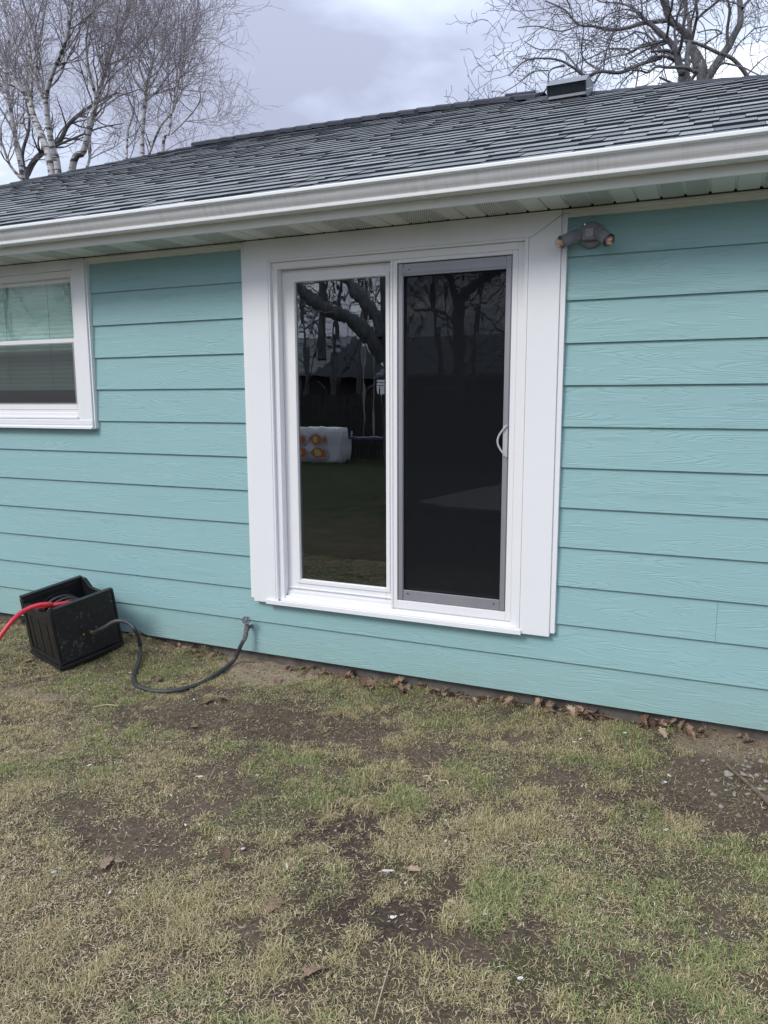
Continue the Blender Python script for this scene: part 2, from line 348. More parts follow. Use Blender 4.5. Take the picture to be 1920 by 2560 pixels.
near = ((X > -4) & (X < 3.3) & (Y > -3.7) & (Y < .3))
clod = (fbm(X, Y, 22., 80, 3) - .5) * .026
Z = Z - .0 + np.where(near, clod * (.35 + .65 * B), 0)
def ground_height_at(x, y):
    x = np.atleast_1d(np.asarray(x, float)); y = np.atleast_1d(np.asarray(y, float))
    return gheight(x, y) + ((fbm(x, y, 22., 80, 3) - .5) * .026) * (.35 + .65 * bare(x, y)[0])
nx, ny = len(gx), len(gy)
idx = np.arange(nx * ny).reshape(nx, ny)
F = np.stack([idx[:-1, :-1], idx[1:, :-1], idx[1:, 1:], idx[:-1, 1:]], -1).reshape(-1, 4)
me = bpy.data.meshes.new('ground'); me.vertices.add(nx * ny); me.vertices.foreach_set('co', np.stack([X, Y, Z], -1).reshape(-1).astype(np.float32))
me.loops.add(len(F) * 4); me.loops.foreach_set('vertex_index', F.reshape(-1).astype(np.int32)); me.polygons.add(len(F)); me.polygons.foreach_set('loop_start', (np.arange(len(F)) * 4).astype(np.int32))
me.update(calc_edges=True); me.polygons.foreach_set('use_smooth', [True] * len(F))
for nm, ar in (('bare', B), ('tone', T)):
    a_ = me.attributes.new(nm, 'FLOAT', 'POINT'); a_.data.foreach_set('value', ar.reshape(-1).astype(np.float32))
g = G('lawn_soil', (.1, .08, .05), .95, spec=.2)
ab = g.n('ShaderNodeAttribute', attribute_name='bare').outputs['Fac']; at = g.n('ShaderNodeAttribute', attribute_name='tone').outputs['Fac']
f1 = g.noise(g.pos(), 22, 6, .7); f2 = g.noise(g.pos(), 120, 4, .65); f3 = g.noise(g.pos(), 3.2, 5, .6)
soil = g.mix(g.ramp(f1, (.35, 0.), (.7, 1.)), (.052, .039, .030), (.140, .105, .077)); soil = g.mix(g.ramp(f2, (.55, 0.), (.7, .6)), soil, (.23, .18, .135))
tan = g.mix(g.ramp(f2, (.35, 0.), (.65, 1.)), (.29, .225, .155), (.50, .41, .29)); soil = g.mix(at, soil, tan)
turf = g.mix(g.ramp(f3, (.35, 0.), (.65, 1.)), (.115, .105, .055), (.19, .155, .10)); turf = g.mix(g.ramp(f2, (.3, 0.), (.7, 1.)), g.mix(.6, turf, (.04, .033, .025)), turf)
yy = g.n('ShaderNodeSeparateXYZ'); g.L.new(g.n('ShaderNodeNewGeometry').outputs['Position'], yy.inputs[0]); yr = g.n('ShaderNodeMapRange'); g.L.new(yy.outputs[1], yr.inputs[0]); yr.inputs[1].default_value = -3.5; yr.inputs[2].default_value = -6.; turf = g.mix(yr.outputs[0], turf, g.mix(g.ramp(f3, (.45, 0.), (.6, 1.)), (.028, .048, .018), (.055, .055, .026)))
g.color(g.mix(ab, turf, soil)); g.bump(g.math('ADD', f1, f2), 1., .018); me.materials.append(g.m)
go = bpy.data.objects.new('ground', me); col.objects.link(go); tag(go, kind='structure')

# ------------------------------------------------------------------ house
house = empty('house', (0, 0, 0), 'single storey house with turquoise lap siding, white trim and dark shingle hip roof', 'house')
EX = .203; HX0, HX1 = -8.6, 3.86; HB = 7.2
def board(segs, zb, joint=.0006):
    mb = MB()
    for (x0, x1, zt) in segs:
        a = (zt - zb) / .203
        prof = [(0., zb), (.0125 * a if zt - zb < .203 else .0125, zt)] if zt - zb < .203 else [(0., zb), (.0125, zb + .203), (.0141, zb + .228)]
        prof = prof + [(prof[-1][0] + .006, prof[-1][1]), (.018, zb + .02), (.014, zb)]
        mb.prism(prof, x0 + joint, x1 - joint, 'x')
    o = mb.build('siding_board', M['siding'], house); return o
WX1, WX0 = -2.15, -3.46; DX0, DX1 = -.98, .872
for k in range(1, 13):
    zb = (12 - k) * EX; full = zb + .228
    far_l = [-8.59, -6.4 + .37 * (k % 4)]
    far_r = [[.0, 2.9], [.0, 2.3]][k % 2]
    if k <= 5:
        board([(far_l[0], far_l[1], full)], zb); board([(far_l[1], WX0, full)], zb); board([(WX1, DX0, full)], zb); board([(DX1, far_r[1] + .13 * (k % 3), full)], zb); board([(far_r[1] + .13 * (k % 3), HX1, full)], zb)
    elif k <= 10:
        board([(far_l[0], far_l[1], full)], zb); board([(far_l[1], DX0, full)], zb)
        jr = 1.631 if k == 10 else far_r[1] + .17 * (k % 3)
        board([(DX1, jr, full)], zb); board([(jr, HX1, full)], zb)
    elif k == 11:
        board([(-8.59, -5.2, full)], zb); board([(-5.2, -1.225, full)], zb)
        board([(-1.225, DX0, full)], zb, .0); board([(DX0, DX1, .345), (DX1, 2.75, full)], zb, .0); board([(2.752, HX1, full)], zb)
    else:
        board([(-8.59, -4.4, full)], zb); board([(-4.4, -1.0, full)], zb); board([(-1.0, 2.28, full)], zb); board([(2.28, HX1, full)], zb)
# structural walls behind siding (openings for the window and the door)
mb = MB(); yb0, yb1 = .02, .13
for x0, x1, z0, z1 in ((-8.58, -3.36, -.01, 2.45), (-3.36, -2.27, -.01, 1.47), (-3.36, -2.27, 2.38, 2.45), (-2.27, -.79, -.01, 2.45), (-.79, .675, -.01, .34), (-.79, .675, 2.34, 2.45), (.675, 3.84, -.01, 2.45)):
    mb.box(x0, x1, yb0, yb1, z0, z1)
mb.box(-8.58, -8.46, .13, HB, -.01, 2.45); mb.box(3.72, 3.84, .13, HB, -.01, 2.45); mb.box(-8.58, 3.84, HB, HB + .12, -.01, 2.45)
mb.build('wall', M['gap'], house)
mb = MB(); mb.box(-8.55, 3.80, .045, .2, -.5, -.012); mb.box(-8.55, -8.35, .2, HB, -.5, -.012); mb.box(3.6, 3.8, .2, HB, -.5, -.012); mb.box(-8.55, 3.8, HB, HB + .1, -.5, -.012)
mb.build('foundation', M['concrete'], house)
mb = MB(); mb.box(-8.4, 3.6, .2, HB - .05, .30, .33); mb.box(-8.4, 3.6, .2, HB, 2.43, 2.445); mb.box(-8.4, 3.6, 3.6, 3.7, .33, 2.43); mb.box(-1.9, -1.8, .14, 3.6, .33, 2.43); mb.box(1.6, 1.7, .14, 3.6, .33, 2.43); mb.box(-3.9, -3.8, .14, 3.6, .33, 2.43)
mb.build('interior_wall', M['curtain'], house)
# frieze strips under the soffit
def frieze(x0, x1):
    mb = MB(); mb.prism([(-.012, 2.412), (-.012, 2.432), (-.024, 2.433), (-.024, 2.4475), (.012, 2.4475), (.012, 2.412)], x0, x1, 'x'); mb.build('frieze_trim', M['fascia'], house, bevel=.0015)
frieze(WX1 + .001, DX0 - .001); frieze(DX1 - .022, HX1); frieze(-8.59, WX0 - .001)
# soffit panels, 0.405 m wide, four ribs each, two of them perforated
zs = 2.452; PW = .405; base0 = .884 - 2 * PW / 4 - PW * 24
for i in range(32):
    x0 = base0 + i * PW
    if x0 > 3.9: break
    mb = MB(); q = PW / 4
    for j in range(4):
        a = x0 + j * q; e_ = .0075
        mb.add([(a + e_, -.318, zs), (a + q - e_, -.318, zs), (a + q - e_, -.0295, zs), (a + e_, -.0295, zs), (a + q - .0035, -.318, zs + .0085), (a + q + .0035, -.318, zs + .0085), (a + q - .0035, -.0295, zs + .0085), (a + q + .0035, -.0295, zs + .0085), (a + q + e_, -.318, zs), (a + q + e_, -.0295, zs)],
               [(0, 1, 2, 3), (1, 4, 6, 2), (4, 5, 7, 6), (5, 8, 9, 7)])
        mb.add([(a + e_, -.318, zs + .012), (a + q + e_, -.318, zs + .012), (a + q + e_, -.0295, zs + .012), (a + e_, -.0295, zs + .012)], [(0, 1, 2, 3)])
    o = mb.build('soffit_panel', [M['soffit'], M['soffit_vent']], house)
    for k_, f_ in enumerate(o.data.polygons):
        c_ = f_.center
        if abs(c_.z - zs) < .001 and x0 + .0 < c_.x < x0 + 4 * q: f_.material_index = 1 if (c_.x - x0) > 2 * q and abs(f_.normal.z) > .9 else 0
mb = MB(); mb.box(-8.9, 4.3, -.31, .02, zs + .03, zs + .04); mb.box(-8.9, 4.3, -.0285, .02, zs + .012, zs + .029); mb.build('soffit_backing', M['gap'], house)
# fascia and K-style gutter
mb = MB(); mb.prism([(-.318, 2.446), (-.318, 2.44), (-.332, 2.44), (-.332, 2.575), (-.318, 2.575)], -9.0, 4.35, 'x'); mb.build('fascia', M['fascia'], house, bevel=.0015)
gutter_prof = [(-.334, 2.484), (-.402, 2.482), (-.406, 2.484), (-.407, 2.4945), (-.4055, 2.4965), (-.4075, 2.502), (-.4135, 2.509), (-.4205, 2.517), (-.4265, 2.526), (-.4305, 2.535), (-.4335, 2.544), (-.438, 2.553)]
lip_prof = [(-.438, 2.5535), (-.452, 2.554), (-.4545, 2.557), (-.4545, 2.569), (-.452, 2.572), (-.440, 2.572), (-.438, 2.569)]
def gutter_run(x0, x1):
    inner = [(y + .0025, z + .0015) for y, z in gutter_prof[::-1]]
    mb = MB(); mb.prism(gutter_prof + inner, x0, x1, 'x'); mb.box(x0, x1, -.3345, -.3325, 2.484, 2.566); o = mb.build('gutter', M['gutter'], house)
    for f_ in o.data.polygons: f_.use_smooth = len(f_.vertices) == 4
    o.data.polygons.foreach_set('use_smooth', [False] * len(o.data.polygons))
    mb = MB(); mb.prism(lip_prof, x0, x1, 'x'); l = mb.build('gutter_lip', M['lip'], o, bevel=.0012)
    mb = MB(); mb.prism([(-.402, 2.4815), (-.4085, 2.4835), (-.4095, 2.4945), (-.405, 2.4965)], x0, x1, 'x'); mb.build('gutter_bead', M['lip'], o, bevel=.001)
    return o
gutter_run(-9.02, 4.37)

# ------------------------------------------------------------------ roof
S = .455; RY0, RZ0 = -.385, 2.572; SA = math.atan(S); CS = math.cos(SA)
def roofz(y): return RZ0 + S * (y - RY0)
ridge = [(-8.95, RY0), (-5.74, 2.45), (-5.25, 2.73), (-4.77, 3.01), (-4.31, 3.30), (-3.80, 3.44), (-3.05, 3.38), (-1.89, 3.16), (-.90, 2.98), (-.30, 2.80), (.06, 2.66), (.57, 2.31), (1.34, 1.91), (1.75, 1.59), (4.33, RY0)]
rx_ = np.array([a for a, b in ridge]); ry_ = np.array([b for a, b in ridge])
def ridgeY(x): return float(np.interp(x, rx_, ry_))
mb = MB(); n_ = len(ridge)
top = [(x, y, roofz(y) - .012) for x, y in ridge]; mb.add(top, [tuple(range(n_))])
roof = mb.build('roof', M['underlay'], house)
mb = MB()                                                     # the roof slopes that face away
bk = [(x, y, roofz(y) - .012) for x, y in ridge]; eave = [(-8.95, HB + .4, 2.55), (4.33, HB + .4, 2.55)]
mb.add(bk + eave, [(n_ + 0,) + tuple(range(0, 5)), (n_, 4, 5, 6, 7, 8, 9, n_ + 1), (n_ + 1,) + tuple(range(9, n_))]); mb.build('back_slope', M['underlay'], roof)
# shingle tabs
EXP = .143
def tab_mesh():
    mb = MB(); t = .0088
    prof = [(0, -.001), (0, t), (EXP * .5, t * .55), (EXP + .02, -.0005), (EXP + .02, -.004), (0, -.004)]
    mb.prism(prof, 0, 1, 'x'); return mb
tabs = []
r2 = random.Random(11); nrow = int((max(ry_) - RY0) / (EXP * CS)) + 1
for i in range(nrow):
    y = RY0 + .012 + i * EXP * CS; x = -8.9 + r2.random() * .2
    while x < 4.2:
        wd = r2.choice([.08, .11, .14, .17, .21, .28]) * r2.uniform(.9, 1.1)
        ym = y + EXP * CS * .4
        if ym < ridgeY(x) - .0 and ym < ridgeY(x + wd): tabs.append((x, y, wd, r2.random() < .45, r2.random()))
        x += wd
def vis_size(t):
    c_ = RM.T @ (np.array([t[0] + t[2] / 2, t[1], roofz(t[1])]) - CP); dz = -c_[2]; u = 960 + CF * c_[0] / dz
    if u < -10 or u > 1930: return 0
    # grazing foreshortening: projected height x width
    v0 = 1280 - CF * c_[1] / dz; c2 = RM.T @ (np.array([t[0] + t[2] / 2, t[1] + EXP * CS, roofz(t[1] + EXP * CS)]) - CP); v1 = 1280 - CF * c2[1] / -c2[2]
    return abs(v0 - v1) * t[2] * CF / dz
tabs.sort(key=vis_size, reverse=True)
proto = tab_mesh(); pm = None; EDGE = simple('shingle_cut_edge_shaded', (.014, .017, .026), (.024, .028, .038), 200, .95)  # dark asphalt cut edges, blackened to paint the shadow lines between courses
def edge_mats(me_):
    me_.materials.append(EDGE)
    for f_ in me_.polygons:
        if f_.normal.y < -.5 or abs(f_.normal.x) > .8 : f_.material_index = 1
V = []; Fc = []; SH = []
for k, (x, y, wd, thick, sh) in enumerate(tabs):
    lift = .0036 if thick else .0008
    jit = r2.uniform(-.004, .004)
    if k < 300:
        if pm is None: o = proto.build('shingle', M['shingle'], roof); pm = o.data; edge_mats(pm)
        else: o = bpy.data.objects.new('shingle', pm); col.objects.link(o); o.parent = roof
        o.location = (x + .001, y + jit, roofz(y) + lift + jit * S); o.rotation_euler = (SA, 0, r2.uniform(-.004, .004)); o.scale = (wd - .002, 1, 1.15 if thick else .95)
    else:
        ca, sa = math.cos(SA), math.sin(SA); b = len(V)
        for (px_, py_, pz_) in proto.v:
            py2 = py_; pz2 = pz_ * (1.15 if thick else .95)
            V.append((x + .001 + px_ * (wd - .002), y + jit + py2 * ca - pz2 * sa, roofz(y) + lift + jit * S + py2 * sa + pz2 * ca))
        Fc += [tuple(b + i for i in f) for f in proto.f]; SH += [sh] * len(proto.v)
mb = MB(); mb.v = V; mb.f = Fc; o = mb.build('shingle_field', M['shingle2'], roof); o['kind'] = 'stuff'; edge_mats(o.data)
a_ = o.data.attributes.new('shade', 'FLOAT', 'POINT'); a_.data.foreach_set('value', SH)
# starter edge over the gutter
# ridge and hip caps (the ridge itself carries a raised ridge vent)
def ridge_point(s_):                                          # by arc length
    acc = 0
    for i in range(len(ridge) - 1):
        a = Vector((ridge[i][0], ridge[i][1], roofz(ridge[i][1]))); b = Vector((ridge[i + 1][0], ridge[i + 1][1], roofz(ridge[i + 1][1]))); d = (b - a).length
        if acc + d >= s_: return a + (b - a) * ((s_ - acc) / d), (b - a).normalized()
        acc += d
    return None, None
s_ = 0.1
capdata = []
while True:
    p_, t_ = ridge_point(s_)
    if p_ is None: break
    vented = -3.88 < p_.x < .05
    ln = .25; hw = .12
    up = Vector((0, 0, 1)); side = t_.cross(up).normalized(); up = side.cross(t_)
    z0 = .038 if vented else .006
    th = .006
    front = 1 if side.y < 0 else -1; side = side * front       # side points to the viewer
    A = p_ + up * z0; dr = .40 * hw
    vs = []
    for kx, lft in ((0, .009), (ln, .0)):
        c0 = A + t_ * kx + up * lft
        for (sx, sz) in ((0, 0), (hw * .5, -dr * .35), (hw, -dr)):
            vs.append(c0 + side * sx + up * sz)
        vs.append(c0 - side * hw * .9 - up * dr * .9)
        for (sx, sz) in ((0, -th), (hw, -dr - (.030 if vented else th))): vs.append(c0 + side * sx + up * sz)
    fs = [(0, 1, 7, 6), (1, 2, 8, 7), (0, 6, 9, 3), (2, 5, 11, 8), (0, 4, 5, 2, 1), (4, 10, 11, 5), (6, 7, 8, 11, 10), (0, 3, 4), (6, 10, 9)]
    if capdata is not None:
        MB().add(vs, fs).build('ridge_cap', M['cap'], roof)
    s_ += .205
# ridge-vent end piece
q = Vector((.10, 2.66, roofz(2.64)))
# box vent near the ridge
vy = 2.02; vx0, vx1 = .335, .565; vz = roofz(vy) - .035
vent = MB()
Tm = Matrix.Translation((vx0, vy, vz)) @ Matrix.Rotation(SA * .0, 4, 'X')
vent.prism([(0, -.01), (0, .055), (.24, .055 + .10), (.26, .10)], 0, vx1 - vx0, 'x', Tm)
vb = vent.build('roof_vent', M['vent_black'], house, bevel=.002)
mb = MB(); W_ = vx1 - vx0
# hood: sloping top sheet and two cheeks, open dark front below
mb.prism([(-.045, .143), (-.052, .139), (.08, .220), (.27, .220), (.27, .214), (.085, .214)], -.012, W_ + .04, 'x', Tm)
mb.prism([(-.045, .143), (.08, .218), (.27, .218), (.27, .10), (.0, .055)], W_ + .034, W_ + .040, 'x', Tm); mb.prism([(-.045, .143), (.08, .218), (.27, .218), (.27, .10), (.0, .055)], -.012, -.006, 'x', Tm)
mb.build('hood', M['vent_hood'], vb)
mb = MB(); mb.prism([(-.035, .138), (-.005, .075), (.04, .075), (.04, .138)], -.004, W_ + .032, 'x', Tm); mb.build('hood_throat', M['vent_black'], vb)
mb = MB(); mb.prism([(-.012, .060), (-.012, .078), (.03, .078), (.03, .060)], .0, W_ + .034, 'x', Tm); mb.build('hood_rail', simple('vent_rail', (.14, .15, .17), (.18, .19, .21), 6, .4, .4), vb)
mb = MB(); mb.box(W_ + .0405, W_ + .043, -.0, .24, .09, .094, Tm @ Matrix.Rotation(.36, 4, 'X')); mb.build('hood_seam', M['lip'], vb)
# low cap at the end of the ridge vent
mb = MB(); a = Vector((-.16, ridgeY(-.1), roofz(ridgeY(-.1)))); b = Vector((.10, ridgeY(.1), roofz(ridgeY(.1))))
mb.tube([a + Vector((0, -.04, .030)), b + Vector((0, -.04, .026))], .020, 6); mb.build('ridge_vent_end', M['cap'], roof)

# ------------------------------------------------------------------ door
YF = -.03
DC = (M['trim'])
mb = MB(); mb.prism([(-.953, .338), (-.797, .338), (-.797, 2.3350), (.7045, 2.3348), (.846, 2.4252), (.846, 2.4475), (-.953, 2.4475)], YF - .0006, .01, 'y'); mb.build('door_casing', DC, house, bevel=.003)
mb = MB(); mb.box(-.980, -.9535, -.020, .012, .356, 2.447); mb.build('casing_channel', DC, house, bevel=.002)
mb = MB(); mb.prism([(.690, .3375), (.846, .3375), (.846, 2.424), (.705, 2.334), (.690, 2.334)], YF, .01, 'y'); mb.build('door_casing', DC, house, bevel=.004)
mb = MB(); mb.box(.8466, .872, -.021, .012, .356, 2.4262); mb.build('casing_channel', DC, house, bevel=.002)
mb = MB(); mb.box(.8475, .8505, -.0215, .0, 2.4275, 2.4475); mb.build('header_end', DC, house)
mb = MB(); mb.prism([(-.002, .352), (-.024, .3535), (-.040, .361), (-.045, .359), (-.045, .334), (-.030, .333), (-.004, .338)], -.86, .70, 'x'); mb.build('door_sill', DC, house, bevel=.0015)
# inner returns of the casing
mb = MB(); mb.prism([(-.002, .362), (-.002, 2.332), (-.028, 2.336), (-.028, .355)], -.7968, -.785, 'x'); mb.prism([(-.002, .362), (-.002, 2.332), (-.028, 2.336), (-.028, .355)], .670, .6888, 'x'); mb.box(-.785, .670, -.024, -.002, 2.3225, 2.336)
mb.build('casing_return', DC, house, bevel=.002)
fx0, fx1, fz0, fz1 = -.785, .669, .353, 2.322
mb = MB()                                                     # frame: jambs, head and stepped sill
for x0, x1 in ((fx0, fx0 + .034), (fx1 - .034, fx1)): mb.box(x0, x1, -.006, .125, fz0, fz1)
mb.box(fx0 + .034, fx1 - .034, -.006, .125, fz1 - .036, fz1)
mb.prism([(.125, .353), (-.006, .353), (-.006, .362), (.004, .376), (.006, .388), (.009, .388), (.010, .377), (.028, .381), (.029, .394), (.032, .394), (.033, .383), (.055, .386), (.056, .405), (.06, .405), (.062, .389), (.125, .395)], fx0 + .034, fx1 - .034, 'x')
door = mb.build('sliding_door', M['vinyl'], house, bevel=.0018)
def sash(name, x0, x1, z0, z1, y0, y1, gx0, gx1, gz0, gz1, mat, parent, bev=.003):
    mb = MB(); mb.box(x0, gx0, y0, y1, z0, z1); mb.box(gx1, x1, y0, y1, z0, z1); mb.box(gx0, gx1, y0, y1, z0, gz0); mb.box(gx0, gx1, y0, y1, gz1, z1)
    bm_ = mb.build(name, mat, parent, bevel=bev); return bm_
# left, fixed panel set back
sash('panel_frame', -.750, -.052, .392, 2.284, .045, .085, -.665, -.102, .486, 2.214, M['vinyl'], door)
sash('glazing_bead', -.690, -.078, .462, 2.238, .0385, .0442, -.667, -.100, .484, 2.216, M['vinyl'], door, .002)
mb = MB(); mb.box(-.7505, -.048, .030, .0448, .3885, .410); mb.box(-.7505, -.062, .034, .0440, .428, .434); mb.build('panel_bottom_rail', M['vinyl'], door, bevel=.002)
sash('glass_spacer', -.6648, -.1022, .4862, 2.2138, .0605, .0655, -.657, -.110, .494, 2.2065, M['dark_seal'], door, 0)
mb = MB(); mb.box(-.6646, -.1024, .0575, .060, .4864, 2.2136); mb.build('left_glass', M['glass'], door)
# right, sliding panel in front
sash('panel_frame', -.052, .634, .389, 2.286, -.002, .044, -.0165, .6045, .436, 2.266, M['vinyl'], door)
mb = MB(); mb.box(-.052, -.040, -.0075, -.0024, .389, 2.284); mb.build('meeting_stile_lip', M['vinyl'], door, bevel=.002)
mb = MB(); mb.box(-.0160, .6040, .020, .024, .4364, .4395); mb.box(-.0160, .6040, .020, .024, 2.2625, 2.2656); mb.box(-.0162, -.0134, .020, .024, .4396, 2.2624); mb.box(.6013, .6042, .020, .024, .4396, 2.2624); mb.build('screen_gasket', M['dark_seal'], door)
sf = sash('screen_frame', -.0132, .6011, .4397, 2.2622, .008, .022, .0165, .570, .497, 2.199, M['screen_frame'], door)
mb = MB(); mb.box(-.0090, .0135, .0035, .0079, .4400, 2.2620); mb.box(.5735, .5975, .0035, .0079, .4400, 2.2620); mb.box(.0136, .5734, .0045, .0079, 2.212, 2.242); mb.build('screen_frame_rib', M['screen_frame'], door, bevel=.001)
mb = MB()
for x, z in ((.045, .478), (.54, .472), (.05, 2.23)): mb.tube([(x, .0020, z), (x, .0079, z)], .0035, 8)
mb.build('screw', M['dark_seal'], door)
mb = MB(); mb.box(.0168, .5698, .0128, .0134, .4972, 2.1988); mb.build('screen_mesh', M['mesh'], door)
mb = MB(); mb.box(-.006, .594, .036, .039, .446, 2.256); mb.build('right_glass', M['glass'], door)
sash('inner_spacer', -.0163, .6043, .4362, 2.2658, .0400, .0436, .032, .575, .484, 2.22, M['dark_seal'], door, 0)
# curved pull
ha, hb = onY(1270, 1063, -.004), onY(1270, 1143, -.004)
hz0, hz1 = hb.z, ha.z; hx = .5955
mb = MB(); mb.tube([(hx - .047 * math.sin(math.pi * t), -.004 - .008 * math.sin(math.pi * t), hz0 + (hz1 - hz0) * t) for t in np.linspace(0, 1, 17)], .0052, 8); mb.box(hx - .022, hx + .002, -.001, .0078, hz0 + .004, hz1 - .004)
mb.build('handle', M['handle'], door, smooth=False, bevel=0)
# ------------------------------------------------------------------ window at the left
mb = MB(); mb.box(-2.262, -2.162, YF, .012, 1.398, 2.4475); mb.build('window_casing', M['trim'], house, bevel=.003)
mb = MB(); mb.box(-2.160, -2.149, -.020, .012, 1.372, 2.4475); mb.build('casing_channel', M['trim'], house, bevel=.002)
mb = MB(); mb.box(-3.45, -3.352, YF, .012, 1.398, 2.4475); mb.build('window_casing', M['trim'], house, bevel=.003)
mb = MB(); mb.box(-3.3510, -2.2632, YF, .012, 2.385, 2.4475); mb.build('window_header', M['trim'], house, bevel=.003)
mb = MB(); mb.prism([(.0, 1.432), (-.030, 1.430), (-.034, 1.424), (-.034, 1.396), (-.030, 1.392), (-.030, 1.384), (-.044, 1.382), (-.044, 1.368), (.012, 1.368)], -3.462, -2.1605, 'x'); mb.build('window_sill', M['trim'], house, bevel=.002)
mb = MB(); mb.box(-2.300, -2.2635, -.010, .10, 1.433, 2.384); mb.box(-3.350, -3.314, -.010, .10, 1.433, 2.384); mb.box(-3.314, -2.300, -.010, .10, 2.345, 2.384); mb.prism([(.1, 1.433), (-.028, 1.433), (-.028, 1.444), (-.012, 1.452), (-.010, 1.472), (-.002, 1.474), (-.002, 1.49), (.1, 1.498)], -3.314, -2.300, 'x')
win = mb.build('window', M['vinyl'], house, bevel=.002)
sash('upper_sash', -3.314, -2.300, 1.932, 2.345, .034, .056, -3.288, -2.325, 1.958, 2.320, M['vinyl'], win)
sash('lower_sash', -3.314, -2.300, 1.493, 1.958, .008, .032, -3.288, -2.325, 1.530, 1.932, M['vinyl'], win)
mb = MB(); mb.box(-3.287, -2.326, .044, .047, 1.959, 2.319); mb.build('upper_pane', M['glass_win'], win)
mb = MB(); mb.box(-3.287, -2.326, .020, .023, 1.531, 1.931); mb.build('lower_pane', M['glass_win'], win)
mb = MB(); mb.box(-3.287, -2.326, .0115, .012, 1.5315, 1.9305); mb.build('insect_screen', M['mesh_win'], win)
sash('screen_surround', -3.288, -2.325, 1.530, 1.932, .0060, .0105, -3.279, -2.3335, 1.538, 1.925, M['screen_frame'], win, 0)
# blind behind the glass: its own thing, hung in the room
bl = empty('window_blind', (-2.8, .14, 2.36), 'pale horizontal slat blind lowered most of the way behind the left window', 'blind')
bs = None
z = 2.325; k = 0
while z > 1.648:
    if bs is None:
        mb = MB(); mb.prism([(-.024, -.010), (-.012, .001), (.0, .004), (.012, .002), (.024, -.008), (.024, -.0095), (0, .002), (-.024, -.0115)], -.52, .52, 'x', Matrix.Rotation(1.05, 4, 'X')); o = mb.build('slat', M['blind'], bl); bs = o.data
    else: o = bpy.data.objects.new('slat', bs); col.objects.link(o); o.parent = bl
    o.location = (.0, 0, z - 2.36); o.rotation_euler = (rnd.uniform(-.04, .04), rnd.uniform(-.0015, .0015), 0); z -= .030; k += 1
mb = MB(); mb.box(-.52, .52, -.02, .02, -.735, -.71); mb.build('bottom_rail', M['blind'], bl)
mb = MB(); mb.box(-.52, .52, -.025, .025, -.03, .0); mb.build('head_rail', M['blind'], bl)
mb = MB(); mb.tube([(.16, -.028, -.02), (.16, -.028, -.71)], .0012, 4); mb.tube([(-.25, -.028, -.02), (-.25, -.028, -.71)], .0012, 4); mb.build('cord', M['curtain'], bl)

# ------------------------------------------------------------------ flood light
lc = onY(1478, 587, -.012)
lamp = empty('flood_light', lc, 'grey twin-head flood light with clear bulbs on the top siding board', 'lamp')
mb = MB(); n_ = 28; ring = [(math.cos(2 * math.pi * k / n_), math.sin(2 * math.pi * k / n_)) for k in range(n_)]
for y0, y1, r0, r1 in ((.012, -.012, .058, .058), (-.012, -.022, .058, .046)):
    pass
prof = [(.014, .059), (-.010, .059), (-.014, .056), (-.020, .048), (-.022, .0)]
vs = []; fs = []
for j, (y, r) in enumerate(prof[:-1]): vs += [(r * a, y, r * b) for a, b in ring]
for j in range(len(prof) - 2): fs += [(j * n_ + k, j * n_ + (k + 1) % n_, (j + 1) * n_ + (k + 1) % n_, (j + 1) * n_ + k) for k in range(n_)]
fs.append(tuple((len(prof) - 2) * n_ + k for k in range(n_))); mb.add(vs, fs); mb.build('back_plate', M['lamp_grey'], lamp)
mb = MB(); mb.box(-.036, .034, -.052, -.021, -.030, .018); mb.build('junction_block', M['lamp_grey'], lamp, bevel=.005)
mb = MB(); mb.box(-.017, .017, -.0555, -.0522, -.016, .017); mb.build('cover_square', simple('lamp_square', (.34, .34, .38), (.42, .42, .46), 90, .5), lamp, bevel=.0015)
mb = MB(); mb.tube([(.010 * math.cos(a), -.0562, .0005 + .010 * math.sin(a)) for a in np.linspace(.4, 5.6, 12)], .0012, 4); mb.box(-.006, .006, -.0565, -.0556, -.0005, .0012); mb.build('cover_emblem', M['lamp_grey'], lamp)
mb = MB()
for x, z in ((-.026, .044), (.036, -.020)): mb.tube([(x, -.016, z), (x, -.026, z)], .004, 8)
mb.build('screw', simple('bright_screw', (.75, .75, .78), (.6, .6, .63), 30, .25, .9), lamp)
